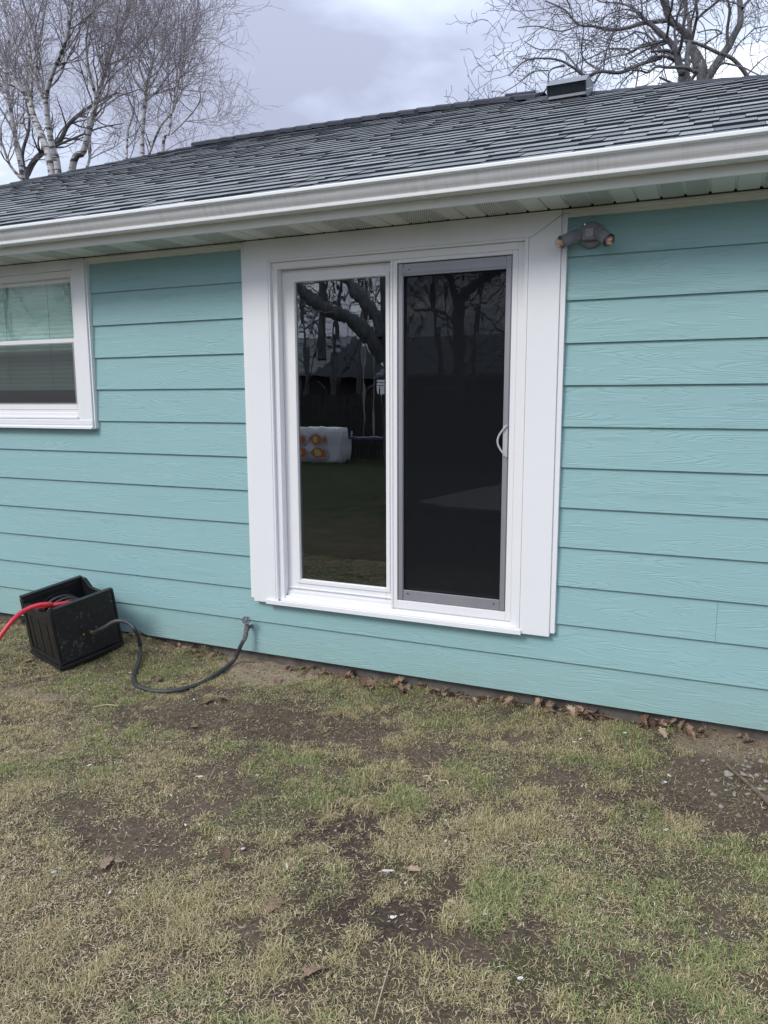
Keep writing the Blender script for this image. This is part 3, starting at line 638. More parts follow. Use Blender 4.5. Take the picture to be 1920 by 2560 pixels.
def head(root, mouth, lab):
    root = Vector(root); mouth = Vector(mouth); d = (mouth - root).normalized(); r = .0290
    mb = MB(); pts = [root, root + d * .012, root + d * .016, root + d * .095, root + d * .105]; rs = [.018, .024, .0275, r, r + .0015]
    mb.tube(pts, rs, 24, cap=False); mb.tube([root + d * .105, root + d * .08, root + d * .03], [r - .0005, r - .002, .018], 24, cap=False); mb.tube([root + d * .0301, root + d * .03], [.018, .001], 24)
    h = mb.build('lamp_holder', M['lamp_grey'], lamp, smooth=True)
    mb = MB(); mb.tube([root * .2 + Vector((0, -.036, -.004)) * .8, root * .7 + Vector((0, -.012, 0)), root + d * .004], [.010, .011, .013], 10); mb.build('knuckle', M['lamp_grey'], lamp)
    mb = MB(); c_ = root + d * .108
    for k in range(9):
        pass
    pr = [(-.055, .012), (-.035, .014), (-.018, .021), (0, .0245), (.012, .0235), (.022, .016), (.027, .006), (.0275, .0005)]
    mb.tube([c_ + d * a for a, b in pr], [b for a, b in pr], 20); mb.build('bulb', M['bulb'], h, smooth=True)
    mb = MB(); rr_ = random.Random(3 if root.x < 0 else 4)
    ax = d.orthogonal().normalized(); bx = d.cross(ax)
    for k in range(9):
        a = k * .7; p0 = c_ + d * rr_.uniform(-.03, -.01) + (ax * math.cos(a) + bx * math.sin(a)) * .004; p1 = c_ + d * rr_.uniform(-.004, .014) + (ax * math.cos(a) + bx * math.sin(a)) * rr_.uniform(.006, .014)
        mb.tube([p0, p1], [.003, .0045], 5)
    mb.tube([c_ - d * .045, c_ - d * .012], [.010, .007], 10); mb.build('filament', M['filament'], h)
head((-.042, -.036, .002), (-.116, -.084, -.036), 'l')
head((.030, -.042, .010), (.088, -.092, -.044), 'r')

# ------------------------------------------------------------------ faucet and black hose
fc = onY(617, 1566, -.05)
fau = empty('outdoor_faucet', (fc.x, 0, fc.z), 'weathered grey garden tap on the lowest siding board', 'tap')
mb = MB(); mb.tube([(0, .02, -.012), (0, -.05, -.014)], .011, 10); mb.tube([(0, -.048, .012), (0, -.052, -.02), (-.002, -.062, -.050)], [.014, .016, .012], 10); mb.build('valve_body', M['faucet'], fau)
mb = MB(); mb.tube([(-.002, -.060, -.045), (-.004, -.066, -.066)], [.0155, .0155], 8); mb.tube([(-.004, -.066, -.066), (-.008, -.072, -.085)], [.0135, .0125], 8); mb.build('coupling', M['faucet'], fau)
mb = MB(); ht = Vector((0, -.055, .026))
mb.tube([ht + Vector((.027 * (1 + .13 * math.cos(6 * a)) * math.cos(a), .006 * math.sin(a), .015 + .020 * (1 + .13 * math.cos(6 * a)) * math.sin(a) * .9)) for a in np.linspace(0, 2 * math.pi, 37)], .0042, 6, cap=False)
for a in np.linspace(0, math.pi, 4)[:3]: mb.tube([ht + Vector((.026 * math.cos(a), 0, .015 + .018 * math.sin(a))), ht + Vector((-.026 * math.cos(a), 0, .015 - .018 * math.sin(a)))], .0035, 5)
mb.tube([ht + Vector((0, .01, .0)), ht + Vector((0, -.006, .017))], .006, 8); mb.build('tap_handle', M['faucet'], fau)
def gp(u, v, dz=0.):
    P = onZ(u, v, GZ)
    for _ in range(3): P = onZ(u, v, float(ground_height_at(P.x, P.y)[0]) + dz)
    return P
# hose reel box (tilted on its uneven bed)
RO = Vector((-2.396, -.431, -.060)); RR = Euler((.154, .040, -.320), 'XYZ'); RT = Matrix.Translation(RO) @ RR.to_matrix().to_4x4(); Wb, Db, Hb = .417, .408, .397
fit = RT @ Vector((Wb, Db * .52, Hb * .44))
hr = .0125
air = [fit + (RR.to_matrix() @ Vector((.055, 0, .004))), onY(262, 1568, -.47), onY(290, 1553, -.46), onY(320, 1557, -.44), onY(341, 1580, -.44)]
grd = [gp(350, 1612, .055), gp(349, 1645, hr + .01), gp(337, 1680, hr), gp(334, 1702, hr), gp(348, 1717, hr), gp(390, 1728, hr), gp(440, 1726, hr), gp(500, 1709, hr), gp(552, 1678, hr + .004), gp(585, 1650, .03)]
up_ = [Vector((fc.x + .0 - .024, -.085, fc.z - .115)), Vector((fc.x - .010, -.074, fc.z - .082))]
hose = MB().tube(smooth_pts(air + grd + up_, 6), hr, 10).build('garden_hose', M['black_hose'], None, smooth=True)
tag(hose, 'black rubber hose looping over the ground from the reel to the tap', 'hose')

reel = empty('hose_reel', RO, 'scuffed black plastic hose reel box leaning beside the wall', 'hose reel')
reel.rotation_euler = RR
T_ = .022
def rb(name, mat, bev=.004, fn=None):
    mb = MB(); fn(mb); return mb.build(name, mat, reel, bevel=bev)
# side panel facing right (+x): plate with rims
rb('side_panel', M['reel_scuff'], .004, lambda m_: (m_.box(Wb - T_, Wb, .012, Db - .012, .028, Hb - .022)))
for a0, a1, a2, a3, a4, a5 in ((Wb - T_ - .006, Wb + .010, .0, Db, Hb - .020, Hb), (Wb - T_ - .006, Wb + .010, -.004, Db + .004, .0, .024), (Wb + .0005, Wb + .0055, .03, Db - .05, .046, .052)): rb('side_rail', M['reel'], .003, lambda m_: m_.box(a0, a1, a2, a3, a4, a5))
rb('corner_post', M['reel'], .004, lambda m_: (m_.box(Wb - .040, Wb + .003, -.005, .010, .025, Hb - .021),)); rb('corner_post', M['reel'], .004, lambda m_: (m_.box(Wb - .040, Wb + .003, Db - .010, Db + .005, .025, Hb - .021),))
rb('corner_post', M['reel'], .004, lambda m_: (m_.box(-.003, .040, -.005, .010, .025, Hb - .021),)); rb('corner_post', M['reel'], .004, lambda m_: (m_.box(-.003, .040, Db - .010, Db + .005, .025, Hb - .021),))
# far side panel
rb('side_panel', M['reel'], .004, lambda m_: (m_.box(0, T_, .012, Db - .012, .028, Hb - .022)))
for a0, a1, a2, a3, a4, a5 in ((-.010, T_ + .006, .0, Db, Hb - .020, Hb), (-.010, T_ + .006, -.004, Db + .004, 0, .024), (T_ + .0065, T_ + .012, .04, Db - .1, Hb - .075, Hb - .060)): rb('side_rail', M['reel'], .003, lambda m_: m_.box(a0, a1, a2, a3, a4, a5))
# front face of upright slats, lower than the sides
HF = Hb - .045
for i in range(6):
    a = .043 + i * (Wb - .086) / 6; rb('front_slat', M['reel'], .003, lambda m_: m_.box(a + .002, a + (Wb - .086) / 6 - .003, .001 + .002 * (i % 2), .014, .056, HF - .06))
rb('front_rail', M['reel'], .004, lambda m_: (m_.box(.041, Wb - .041, -.004, .020, HF - .058, HF), m_.box(.041, Wb - .041, .020, .034, HF - .016, HF - .002)))
rb('front_rail', M['reel'], .004, lambda m_: (m_.box(.041, Wb - .041, -.006, .018, .026, .053)))
rb('front_rail', M['reel'], .004, lambda m_: (m_.box(-.006, Wb + .004, -.014, .018, .0, .023)))
rb('back_panel', M['reel'], .004, lambda m_: (m_.box(.041, Wb - .041, Db - .018, Db, .03, Hb - .075), m_.prism([(.041, Hb - .075), (Wb - .041, Hb - .075), (Wb - .041, Hb - .055), (.14, Hb - .050), (.075, Hb - .004), (.041, Hb - .002)], Db - .020, Db + .004, 'y')))
rb('base_tray', M['reel'], .003, lambda m_: m_.box(T_, Wb - T_, .02, Db - .02, .015, .030))
# drum with flanges and coil
def disc(m_, x0, x1, r, n=40, cy=Db * .5, cz=Hb * .47):
    m_.prism([(cy + r * math.cos(2 * math.pi * k / n), cz + r * math.sin(2 * math.pi * k / n)) for k in range(n)], x0, x1, 'x')
rb('drum', M['reel'], .0, lambda m_: (disc(m_, .045, .055, .165), disc(m_, Wb - .060, Wb - .050, .165), disc(m_, .055, Wb - .06, .06)))
mb = MB()
for k in range(5):
    xx = .075 + k * .062; mb.tube([(xx + .003 * math.sin(a), Db * .5 + .145 * math.cos(a), Hb * .47 + .145 * math.sin(a)) for a in np.linspace(0, 2 * math.pi, 33)], .010, 8, cap=False)
mb.build('coiled_hose', M['black_hose'], reel, smooth=True)
mb = MB(); disc(mb, Wb, Wb + .006, .040, 28, Db * .52 - .012, Hb * .44); disc(mb, Wb + .006, Wb + .014, .028, 28, Db * .52 - .006, Hb * .44); mb.build('inlet_hub', M['reel'], reel, bevel=.002)
mb = MB(); mb.tube([(Wb + .010, Db * .52, Hb * .44), (Wb + .030, Db * .52, Hb * .44 + .002)], .011, 8); mb.tube([(Wb + .030, Db * .52, Hb * .44 + .002), (Wb + .046, Db * .52, Hb * .44 + .003)], .0085, 12); mb.box(Wb + .006, Wb + .016, Db * .52 - .052, Db * .52 - .040, Hb * .44 - .006, Hb * .44 + .006); mb.build('brass_inlet', M['brass'], reel)
mb = MB(); mb.tube([(Wb + .046, Db * .52, Hb * .44 + .003), (Wb + .060, Db * .52 + .002, Hb * .44 + .004), (Wb + .085, Db * .52 + .004, Hb * .44 + .008)], [.009, .017, .0125], 10); mb.build('hose_cuff', M['black_hose'], reel, smooth=True)
# red hose leaves over the front rail
W2 = RT
rp = [W2 @ Vector((Wb * .70, Db * .62, Hb * .80)), W2 @ Vector((Wb * .72, Db * .40, Hb * .90)), W2 @ Vector((Wb * .66, Db * .20, Hb * .925)), W2 @ Vector((Wb * .55, .01, Hb * .935))]
rp2 = [onY(128, 1511, -.60), onY(100, 1512, -.66), onY(66, 1524, -.72), onY(36, 1546, -.80), onY(0, 1592, -.88), onY(-50, 1665, -.98)]
rend = gp(-110, 1720, .012); rp2 += [rend, rend + Vector((-.4, -.1, .0)), rend + Vector((-.9, .1, .0))]
for q in rp2[-2:]: q.z = float(ground_height_at(q.x, q.y)[0]) + .012
red = MB().tube(smooth_pts(rp + rp2, 6), .0135, 12).build('red_hose', M['red_hose'], None, smooth=True)
tag(red, 'bright red hose running out over the front of the black reel box', 'hose')

# ------------------------------------------------------------------ trees
class Tree:
    def __init__(s, seed, thick_ref): s.R = random.Random(seed); s.V = []; s.F = []; s.A = []; s.ref = thick_ref; s.nv = 0; s.low = 1e9
    def tube(s, P, r, n):
        P = np.array(P); r = np.array(r); m_ = len(P); t = np.gradient(P, axis=0); t /= np.linalg.norm(t, axis=1)[:, None] + 1e-9
        a = np.array([.3, .1, .95]) if abs(t[0][2]) < .8 else np.array([1., .2, 0]); u = a - t * (t @ a)[:, None]; u /= np.linalg.norm(u, axis=1)[:, None] + 1e-9; v = np.cross(t, u)
        an = np.arange(n) * 2 * math.pi / n
        ring = P[:, None, :] + (u[:, None, :] * np.cos(an)[None, :, None] + v[:, None, :] * np.sin(an)[None, :, None]) * r[:, None, None]
        s.V.append(ring.reshape(-1, 3)); s.A.append(np.repeat(np.clip(r / s.ref, 0, 1), n))
        i = np.arange(m_ - 1)[:, None] * n; k = np.arange(n)[None, :]; k2 = (k + 1) % n
        s.F.append((np.stack([i + k, i + k2, i + n + k2, i + n + k], -1) + s.nv).reshape(-1, 4)); s.nv += m_ * n
    def grow(s, p, d, ln, r, lev, C):
        R = s.R; n = max(3, int(ln / C['seg'][min(lev, 3)])); st = ln / n; P = [p]; D = [d]; q = np.array(p, float); dd = np.array(d, float)
        ck = C['crook'] * (1 + .25 * lev)
        for i in range(n):
            dd = dd + np.array([R.gauss(0, ck), R.gauss(0, ck), R.gauss(0, ck)]) + np.array([0, 0, C['up'][min(lev, 3)]]) * st * 2; dd /= np.linalg.norm(dd) + 1e-9
            q = q + dd * st; P.append(q); D.append(dd)
        rr = [max(C['rmin'], r * (1 - .75 * i / n)) for i in range(n + 1)]
        s.tube(P, rr, 3 if r < .02 else 5)
        s.children(P, D, rr, ln, lev, C)
    def children(s, P, D, rr, ln, lev, C, dens=1.):
        if lev >= C['levels']: return
        R = s.R; k = int(ln * C['dens'][min(lev, 3)] * dens + R.random())
        for _ in range(k):
            f = R.uniform(.12, 1.) ; i = min(int(f * (len(P) - 1)), len(P) - 2); t = f * (len(P) - 1) - i
            b = P[i] * (1 - t) + P[i + 1] * t if isinstance(P[i], np.ndarray) else np.array(P[i]) * (1 - t) + np.array(P[i + 1]) * t
            d = np.array(D[i], float); a = rad(R.uniform(*C['ang'])); ax = np.array([R.gauss(0, 1), R.gauss(0, 1), R.gauss(0, 1)]); ax -= d * (ax @ d); ax /= np.linalg.norm(ax) + 1e-9
            nd = d * math.cos(a) + ax * math.sin(a); nd[2] += C['lift']; nd /= np.linalg.norm(nd)
            l2 = C['len'][min(lev, 3)] * R.uniform(.5, 1.25) * (1.15 - .5 * f)
            if lev >= 1: l2 = min(l2, ln * .9)
            s.grow(b, nd, l2, max(C['rmin'], min(rr[i] * C['rr'], C['rcap'][min(lev, 3)])), lev + 1, C)
    def limb(s, pts, r0, r1, C, dens=1., n=8, twig_from=0., wob=.0):
        P = [np.array(q) for q in smooth_pts(pts, 5)]
        m_ = len(P); R = s.R
        if wob: P = [q + np.array([R.gauss(0, wob), R.gauss(0, wob), R.gauss(0, wob)]) for q in P]
        rr = [(r0 + (r1 - r0) * i / (m_ - 1)) * (.78 if C is CB else .95) for i in range(m_)]; D = [(P[min(i + 1, m_ - 1)] - P[max(i - 1, 0)]) for i in range(m_)]; D = [d / (np.linalg.norm(d) + 1e-9) for d in D]
        s.tube(P, rr, n); ln = sum(np.linalg.norm(P[i + 1] - P[i]) for i in range(m_ - 1))
        i0 = int(twig_from * m_); s.children(P[i0:], D[i0:], rr[i0:], ln * (1 - twig_from), 0, C, dens); return P
    def mesh(s, name, mat, parent):
        V = np.concatenate(s.V); F = np.concatenate(s.F); A = np.concatenate(s.A)
        me = bpy.data.meshes.new(name); me.vertices.add(len(V)); me.vertices.foreach_set('co', V.astype(np.float32).reshape(-1))
        me.loops.add(len(F) * 4); me.loops.foreach_set('vertex_index', F.astype(np.int32).reshape(-1)); me.polygons.add(len(F)); me.polygons.foreach_set('loop_start', (np.arange(len(F)) * 4).astype(np.int32)); me.update(calc_edges=True)
        me.polygons.foreach_set('use_smooth', [True] * len(F)); a_ = me.attributes.new('thick', 'FLOAT', 'POINT'); a_.data.foreach_set('value', A.astype(np.float32)); me.materials.append(mat)
        o = bpy.data.objects.new(name, me); col.objects.link(o); o.parent = parent; return o
CB = dict(seg=[.20, .14, .10, .08], crook=.12, up=[.22, .16, .05, -.05], levels=3, dens=[3.2, 4.6, 6.6, 4.], ang=(20, 58), lift=.08, len=[1.9, 1.05, .5, .3], rr=.55, rcap=[.020, .009, .0055, .005], rmin=.0027)
CO = dict(seg=[.16, .12, .09, .06], crook=.22, up=[.10, .10, .08, .0], levels=3, dens=[2.6, 4.2, 6.8, 5.], ang=(30, 68), lift=.06, len=[1.5, .8, .38, .2], rr=.55, rcap=[.028, .012, .007, .006], rmin=.0033)
def px(Y, pts, dy=None):                                        # tree limbs read off the photograph, given their real distance
    o = []
    for i, (u, v) in enumerate(pts):
        o.append(onY(u, v, Y + (dy[i] if dy else 0)))
    return o
def z1(pts): return [(x / 2.592, y / 2.592) for x, y in pts]
def z3(pts): return [(1240 + x / 2.44, y / 2.44) for x, y in pts]
def zt(pts): return [(1600 + x / 5.184, y / 5.184) for x, y in pts]
def trunk_to_ground(P0, P1): # base point under the hidden roof side
    d = Vector(P0) - Vector(P1); b = Vector(P0) + Vector((d.x * .5, 0, 0)); b.z = GZ - .1; b.x = P0[0] + d.x * (P0[2] / max(.3, -d.z)) * .35; return b
def make_tree(label, cat, group, mat, seed, ref, Y, stems, C, name='birch_tree'):
    first = px(Y, stems[0][0]); b0 = trunk_to_ground(first[0], first[1]); b0.z = GZ
    root = empty(name, b0, label, cat, group)
    T1 = Tree(seed, ref); T2 = Tree(seed + 1, ref)
    for (pts, r0, r1, dens, *rest) in stems:
        tw = rest[0] if rest else .0; dep = rest[1] if len(rest) > 1 else 0.; ground = rest[2] if len(rest) > 2 else False
        n_ = len(pts); P = px(Y, pts, [dep * i / (n_ - 1) for i in range(n_)])
        if ground:
            P = [Vector((b0.x + (P[0].x - b0.x) * .15, Y + rnd.uniform(-.05, .05), GZ - .1)), Vector((b0.x * .35 + P[0].x * .65, Y, P[0].z * .5))] + P
            r_ = [r0 * 1.25, r1]; T = T1; PP = T.limb(P, r0 * 1.2, r1, C, dens, 9, max(tw, .35))
        else: T2.limb(P, r0, r1, C, dens, 7, tw)
    t = T1.mesh('trunk', mat, root); c_ = T2.mesh('crown', mat, root) if T2.V else None
    for o in (t, c_):
        if o: child(o, root)
    return root
BY = 9.
bg_ = 'white barked birches behind the roof'
make_tree('double stemmed white birch leaning left, beside the tall forked birch at upper left', 'tree', bg_, M['birch'], 21, .05, BY, [
    (z1([(340, 1150), (290, 930), (220, 760), (180, 640), (100, 540), (0, 430), (-120, 300), (-220, 120)]), .105, .03, 1., .15, .5, True),
    (z1([(380, 1140), (340, 960), (310, 780), (300, 620), (350, 450), (430, 250), (470, 0), (500, -260)]), .095, .02, 1., .1, -.6, True),
    (z1([(200, 690), (205, 420), (170, 200), (130, 0), (110, -250)]), .045, .012, 1., 0., .6), (z1([(300, 620), (240, 420), (230, 200), (290, -40)]), .03, .01, 1., 0, -.7)], CB)
make_tree('tall white birch with a black scarred fork, middle of the left group', 'tree', bg_, M['birch'], 31, .05, BY + .8, [
    (z1([(460, 1130), (540, 980), (590, 800), (630, 640), (690, 440), (750, 270), (830, 60), (870, -150)]), .105, .02, 1., .1, .4, True),
    (z1([(625, 640), (575, 450), (560, 250), (600, 50), (640, -180)]), .045, .012, 1., 0., -.6), (z1([(680, 450), (640, 300), (690, 100), (700, -160)]), .03, .01, 1., 0., .7),
    (z1([(640, 600), (740, 480), (830, 410), (930, 340)]), .026, .008, 1., 0., -.9), (z1([(540, 1160), (565, 1080), (585, 1000), (580, 850), (560, 700)]), .05, .02, .8, 0, .5)], CB)
make_tree('slender birch standing right of the forked birch, its stem half hidden by the roof', 'tree', bg_, M['birch'], 41, .05, BY + .4, [
    (z1([(925, 1010), (925, 850), (950, 560), (985, 380), (900, 200), (860, 0), (850, -200)]), .060, .012, 1., .1, .5, True),
    (z1([(950, 560), (900, 400), (960, 250), (1050, 60), (1080, -120)]), .028, .008, 1., 0., -.6), (z1([(818, 1120), (820, 1040), (830, 850), (870, 700), (840, 520)]), .04, .012, 1., 0., .7),
    (z1([(935, 1090), (970, 990), (1040, 820), (1130, 700), (1150, 500), (1130, 350), (1160, 100), (1140, -30)]), .036, .01, 1., 0., -.4)], CB)
make_tree('rightmost birch of the left group, thin stem reaching right over the roof edge', 'tree', bg_, M['birch'], 51, .05, BY, [
    (z1([(1050, 1010), (1095, 860), (1110, 740), (1150, 560), (1180, 420), (1200, 200), (1190, 60)]), .042, .009, .8, .1, .3, True),
    (z1([(1110, 870), (1240, 740), (1300, 640), (1290, 570), (1340, 530)]), .020, .006, .7, 0., -.5), (z1([(1130, 650), (1230, 520), (1290, 400), (1330, 310)]), .018, .006, 1., 0., .4), (z1([(1150, 560), (1200, 380), (1230, 200), (1180, 40)]), .014, .006, 1.2, 0., -.3), (z1([(1090, 880), (1020, 760), (1060, 600), (1010, 450)]), .014, .006, 1.2, 0, .4), (z1([(1020, 1060), (1060, 990), (1150, 930), (1230, 900), (1290, 880)]), .012, .005, 1.2, 0, .5)], CB)
make_tree('pale birch at the far left edge of the photo, left of the dark barked tree', 'tree', bg_, M['birch'], 61, .05, BY + 1.5, [
    (z1([(150, 1190), (110, 960), (70, 700), (40, 500), (60, 250), (20, 0), (0, -200)]), .085, .02, 1., .1, .4, True),
    (z1([(130, 1150), (60, 1060), (0, 900), (-120, 700), (-200, 400)]), .05, .02, 1., 0., -.3), (z1([(75, 700), (0, 560), (-60, 300), (-50, 0)]), .035, .01, 1., 0, .5)], CB)
CD = dict(CO, crook=.12, dens=[2.2, 3., 4., 4.])
make_tree('dark barked bare tree between the white birches, branches spreading low', 'tree', None, M['bark'], 71, .08, BY + 3, [
    (z1([(165, 1180), (175, 1130), (240, 1020), (380, 920), (450, 800), (600, 680), (760, 600)]), .105, .03, 1., .15, .6, True),
    (z1([(160, 1160), (145, 1000), (190, 820), (170, 660), (120, 480)]), .06, .018, 1., 0., -.4), (z1([(300, 970), (470, 900), (640, 830), (800, 800)]), .04, .012, 1., 0, .4),
    (z1([(155, 1160), (150, 1030), (80, 840), (0, 700), (-80, 560)]), .04, .015, 1., 0, .4)], CD, 'bare_tree')
RYY = 8.5
def zr(p, r0, r1, d=1., tw=0., dep=0., gnd=False): return (zt(p), r0, r1, d, tw, dep, gnd)
def zq(p, r0, r1, d=1., tw=0., dep=0.): return (z3(p), r0, r1, d, tw, dep)
k_ = .0064 / 5.184 * 5.184 / 2.    # metres of radius per 1/5.184 px is about .0031/5.184
def mz(w_): return w_ / 5.184 * .0068 / 2
make_tree('large grey barked bare tree with twin trunks above the right roof slope', 'tree', None, M['bark'], 81, .08, RYY, [
    zr([(800, 1100), (755, 900), (705, 690), (640, 560)], mz(105), mz(90), .2, .3, 0., True),
    zr([(640, 560), (600, 450), (500, 350), (390, 260), (330, 100), (290, 0), (250, -160)], mz(90), mz(50), .8, 0, -.4),
    zr([(650, 560), (640, 400), (640, 280), (600, 130), (570, 0), (530, -150)], mz(60), mz(35), .8, 0, .5),
    zr([(670, 530), (720, 300), (740, 200), (725, 0), (740, -200)], mz(40), mz(22), .8, 0, -.5), zr([(755, 230), (900, 110), (1040, 0), (1200, -130)], mz(24), mz(15), .8, 0, .3),
    zr([(840, 1090), (920, 940), (1020, 790), (1080, 700), (1150, 600), (1220, 450), (1285, 330), (1305, 200), (1290, 0), (1260, -200)], mz(105), mz(58), .5, .2, .5),
    zr([(1325, 110), (1370, 50), (1430, -20), (1500, -150)], mz(40), mz(25), .8, 0, .2), zr([(1135, 600), (1130, 400), (1150, 250), (1160, 100), (1120, -60)], mz(38), mz(24), .8, 0, -.3),
    zr([(1420, 1040), (1330, 900), (1210, 770), (1100, 710), (1000, 680), (880, 620), (780, 580), (680, 545), (550, 530), (400, 545), (280, 570), (130, 620), (0, 690), (-160, 790)], mz(48), mz(16), .7, .1, -.9),
    zr([(860, 950), (850, 850), (780, 700), (735, 640)], mz(36), mz(28), .5, 0, .2), zr([(1010, 870), (1080, 820), (1200, 840), (1350, 880), (1450, 930), (1600, 1000)], mz(26), mz(12), .8, 0, -.3),
    zr([(930, 1035), (1050, 1030), (1130, 1060), (1220, 1120)], mz(22), mz(12), .6, 0, -.2), zr([(1190, 720), (1280, 570), (1400, 450), (1490, 370), (1659, 340), (1800, 300)], mz(16), mz(9), 1., 0, -.3),
    zr([(1400, 960), (1500, 850), (1600, 760), (1720, 700)], mz(18), mz(9), 1., 0, .3), zr([(1050, 430), (960, 490), (860, 560), (790, 610)], mz(18), mz(14), .6, 0, .2),
    zr([(1060, 430), (1000, 390), (880, 390), (740, 425)], mz(20), mz(12), .8, 0, .4), zr([(850, 860), (850, 640), (850, 440), (800, 300), (640, 180)], mz(15), mz(9), .8, 0, .5),
    zq([(1060, 122), (900, 140), (800, 170), (700, 182), (600, 160), (500, 148), (420, 60), (300, 5)], .036, .009, 1.3, 0, -.7), zq([(510, 150), (400, 190), (250, 160), (130, 170)], .012, .006, 1.1, 0, -.4),
    zq([(920, 130), (850, 60), (760, 20), (640, 10), (560, -40)], .022, .008, 1.1, 0, .4), zq([(990, 260), (880, 280), (800, 330), (700, 350), (620, 400)], .014, .007, 1., 0, .4)], CO, 'bare_tree')
make_tree('second grey bare tree, left of the twin trunked one, limbs reaching over the roof vent', 'tree', None, M['bark'], 91, .08, RYY - 1.2, [
    zr([(545, 1120), (545, 950), (500, 830), (480, 700), (400, 560), (290, 450), (180, 350), (60, 260), (0, 200), (-120, 60)], mz(84), mz(26), .8, .3, -.3, True),
    zr([(600, 1090), (612, 870), (612, 700), (640, 560)], mz(60), mz(50), .3, 0, .3), zr([(710, 1100), (640, 1040), (590, 960)], mz(62), mz(50), .2, 0, .1),
    zr([(485, 730), (440, 690), (350, 655), (260, 655), (150, 672)], mz(42), mz(24), .8, 0, -.3), zr([(470, 800), (380, 750), (320, 730), (200, 740), (100, 780), (0, 840), (-200, 900)], mz(34), mz(15), .9, 0, -.5),
    zr([(740, 940), (690, 920), (600, 880), (480, 872), (340, 872), (250, 860), (180, 880), (100, 940), (0, 915), (-180, 900)], mz(40), mz(16), .8, 0, -.8), zr([(500, 1112), (380, 1060), (250, 1000)], mz(28), mz(18), .5, 0, -.2),
    zr([(270, 640), (220, 540), (160, 450), (120, 380)], mz(24), mz(16), .7, 0, .2),
    zq([(1010, 350), (880, 392), (760, 442), (640, 436), (545, 462), (480, 418), (400, 372), (300, 356), (180, 370), (80, 462)], .028, .008, 1.3, 0, -1.), zq([(545, 465), (500, 418), (430, 332), (380, 302), (260, 300), (170, 250)], .015, .006, 1.2, 0, .3),
    zq([(420, 400), (330, 430), (310, 540), (240, 590)], .014, .007, .9, 0, -.3), zq([(860, 415), (800, 470), (740, 550)], .012, .006, 1., 0, .3), zq([(640, 440), (600, 500), (560, 520), (600, 575)], .014, .012, .7, 0, -.3),
    zq([(320, 430), (220, 440), (120, 520), (30, 570)], .010, .005, 1.2, 0, .2)], CO, 'bare_tree')
def loose_tree(name, label, cat, group, x, y, h, r, seed, mat, C, nlimb=7, ref=.08):
    root = empty(name, (x, y, GZ), label, cat, group); T1 = Tree(seed, ref); T2 = Tree(seed + 1, ref); R = random.Random(seed)
    top = Vector((x + R.uniform(-.4, .4), y + R.uniform(-.4, .4), h)); P = [Vector((x, y, GZ - .1)), Vector((x + R.uniform(-.1, .1), y, h * .3)), Vector((x + R.uniform(-.3, .3), y, h * .65)), top]
    T1.limb(P, r, r * .15, C, .6, 9, .45)
    for k in range(nlimb):
        f = .25 + .6 * k / nlimb; b = P[0].lerp(top, f); a = k * 2.4 + R.random(); l = h * (.5 - .25 * f) * R.uniform(.8, 1.2); d = Vector((math.cos(a), math.sin(a), .75))
        T2.limb([b, b + d * l * .4 + Vector((0, 0, .1)), b + d * l * .75 + Vector((0, 0, .5)), b + d * l + Vector((0, 0, 1.))], r * .38 * (1 - f * .5), .01, C, 1., 6)
    child(T1.mesh('trunk', mat, root), root); child(T2.mesh('crown', mat, root), root); return root
CL = dict(CO, levels=2, dens=[2.4, 3.2, 3, 3], rmin=.007, len=[1.7, .9, .5, .3], seg=[.3, .25, .2, .2])
bt = 'bare trees far behind the house'
for i, (u, Y, h) in enumerate([(-150, 15, 8.3), (30, 16, 7.4), (330, 17, 7.6), (560, 24, 6.0), (1600, 17, 5.6), (1850, 16, 6.6)]):
    P = onY(u, 500, Y); loose_tree('bare_tree', 'small thin bare tree far behind the house, only its twigs above the roof', 'tree', bt, P.x, Y, h * .85, .09, 200 + i * 7, M['bark'], CL, 7)

# ------------------------------------------------------------------ the yard behind the camera (seen reflected in the glass)
yt = empty('yard_tree', mirY(952, 1150, -6.5), 'thick trunked bare tree reflected in the left door glass, heavy limbs crossing upward', 'tree'); yt.location.z = GZ
T1 = Tree(301, .1); T2 = Tree(302, .1); YT = -6.5
def mp_(Y, pts, dy=0): return [mirY(u, v, Y + dy * i / max(1, len(pts) - 1)) for i, (u, v) in enumerate(pts)]
tr = mp_(YT, [(980, 1060), (978, 900), (972, 760), (964, 640), (950, 420)]); base = Vector((tr[0].x + .05, YT, GZ - .2))
CY = dict(CO, levels=3, dens=[1.6, 2.6, 3.4, 3], rmin=.006)
T1.limb([base, Vector((base.x, YT, .5))] + tr, .15, .11, CY, .3, 14, .7)
for pts, r0, r1, dy in [([(960, 900), (930, 850), (880, 800), (810, 770), (745, 715), (660, 600)], .13, .08, .6), ([(962, 850), (940, 790), (900, 740), (870, 700), (840, 650), (820, 520)], .12, .08, -.8), ([(806, 900), (806, 780), (804, 690), (800, 560), (790, 400)], .075, .06, -.4),
        ([(1150, 1000), (1150, 860), (1150, 770), (1180, 720), (1280, 650), (1400, 520)], .07, .06, .3), ([(1150, 770), (1130, 700), (1105, 640), (1090, 520)], .06, .03, .2)]:
    T2.limb(mp_(YT, pts, dy), r0, r1, CY, .8, 10)
child(T1.mesh('trunk', M['bark'], yt), yt); child(T2.mesh('crown', M['bark'], yt), yt)
for i, (u, Y, h) in enumerate([(760, -17, 7.5), (840, -19, 8.5), (905, -16, 7), (1100, -19, 7.5), (1190, -20, 9), (700, -20, 8.), (200, -18, 8.5), (50, -16, 7.5), (1300, -17, 8)]):
    P = mirY(u, 1000, Y); loose_tree('yard_tree', 'bare tree across the back yard, seen only as dark twigs reflected in the glass', 'tree', 'bare trees reflected in the windows', P.x, Y, h, .11, 400 + 9 * i, M['bark'], CL, 5)
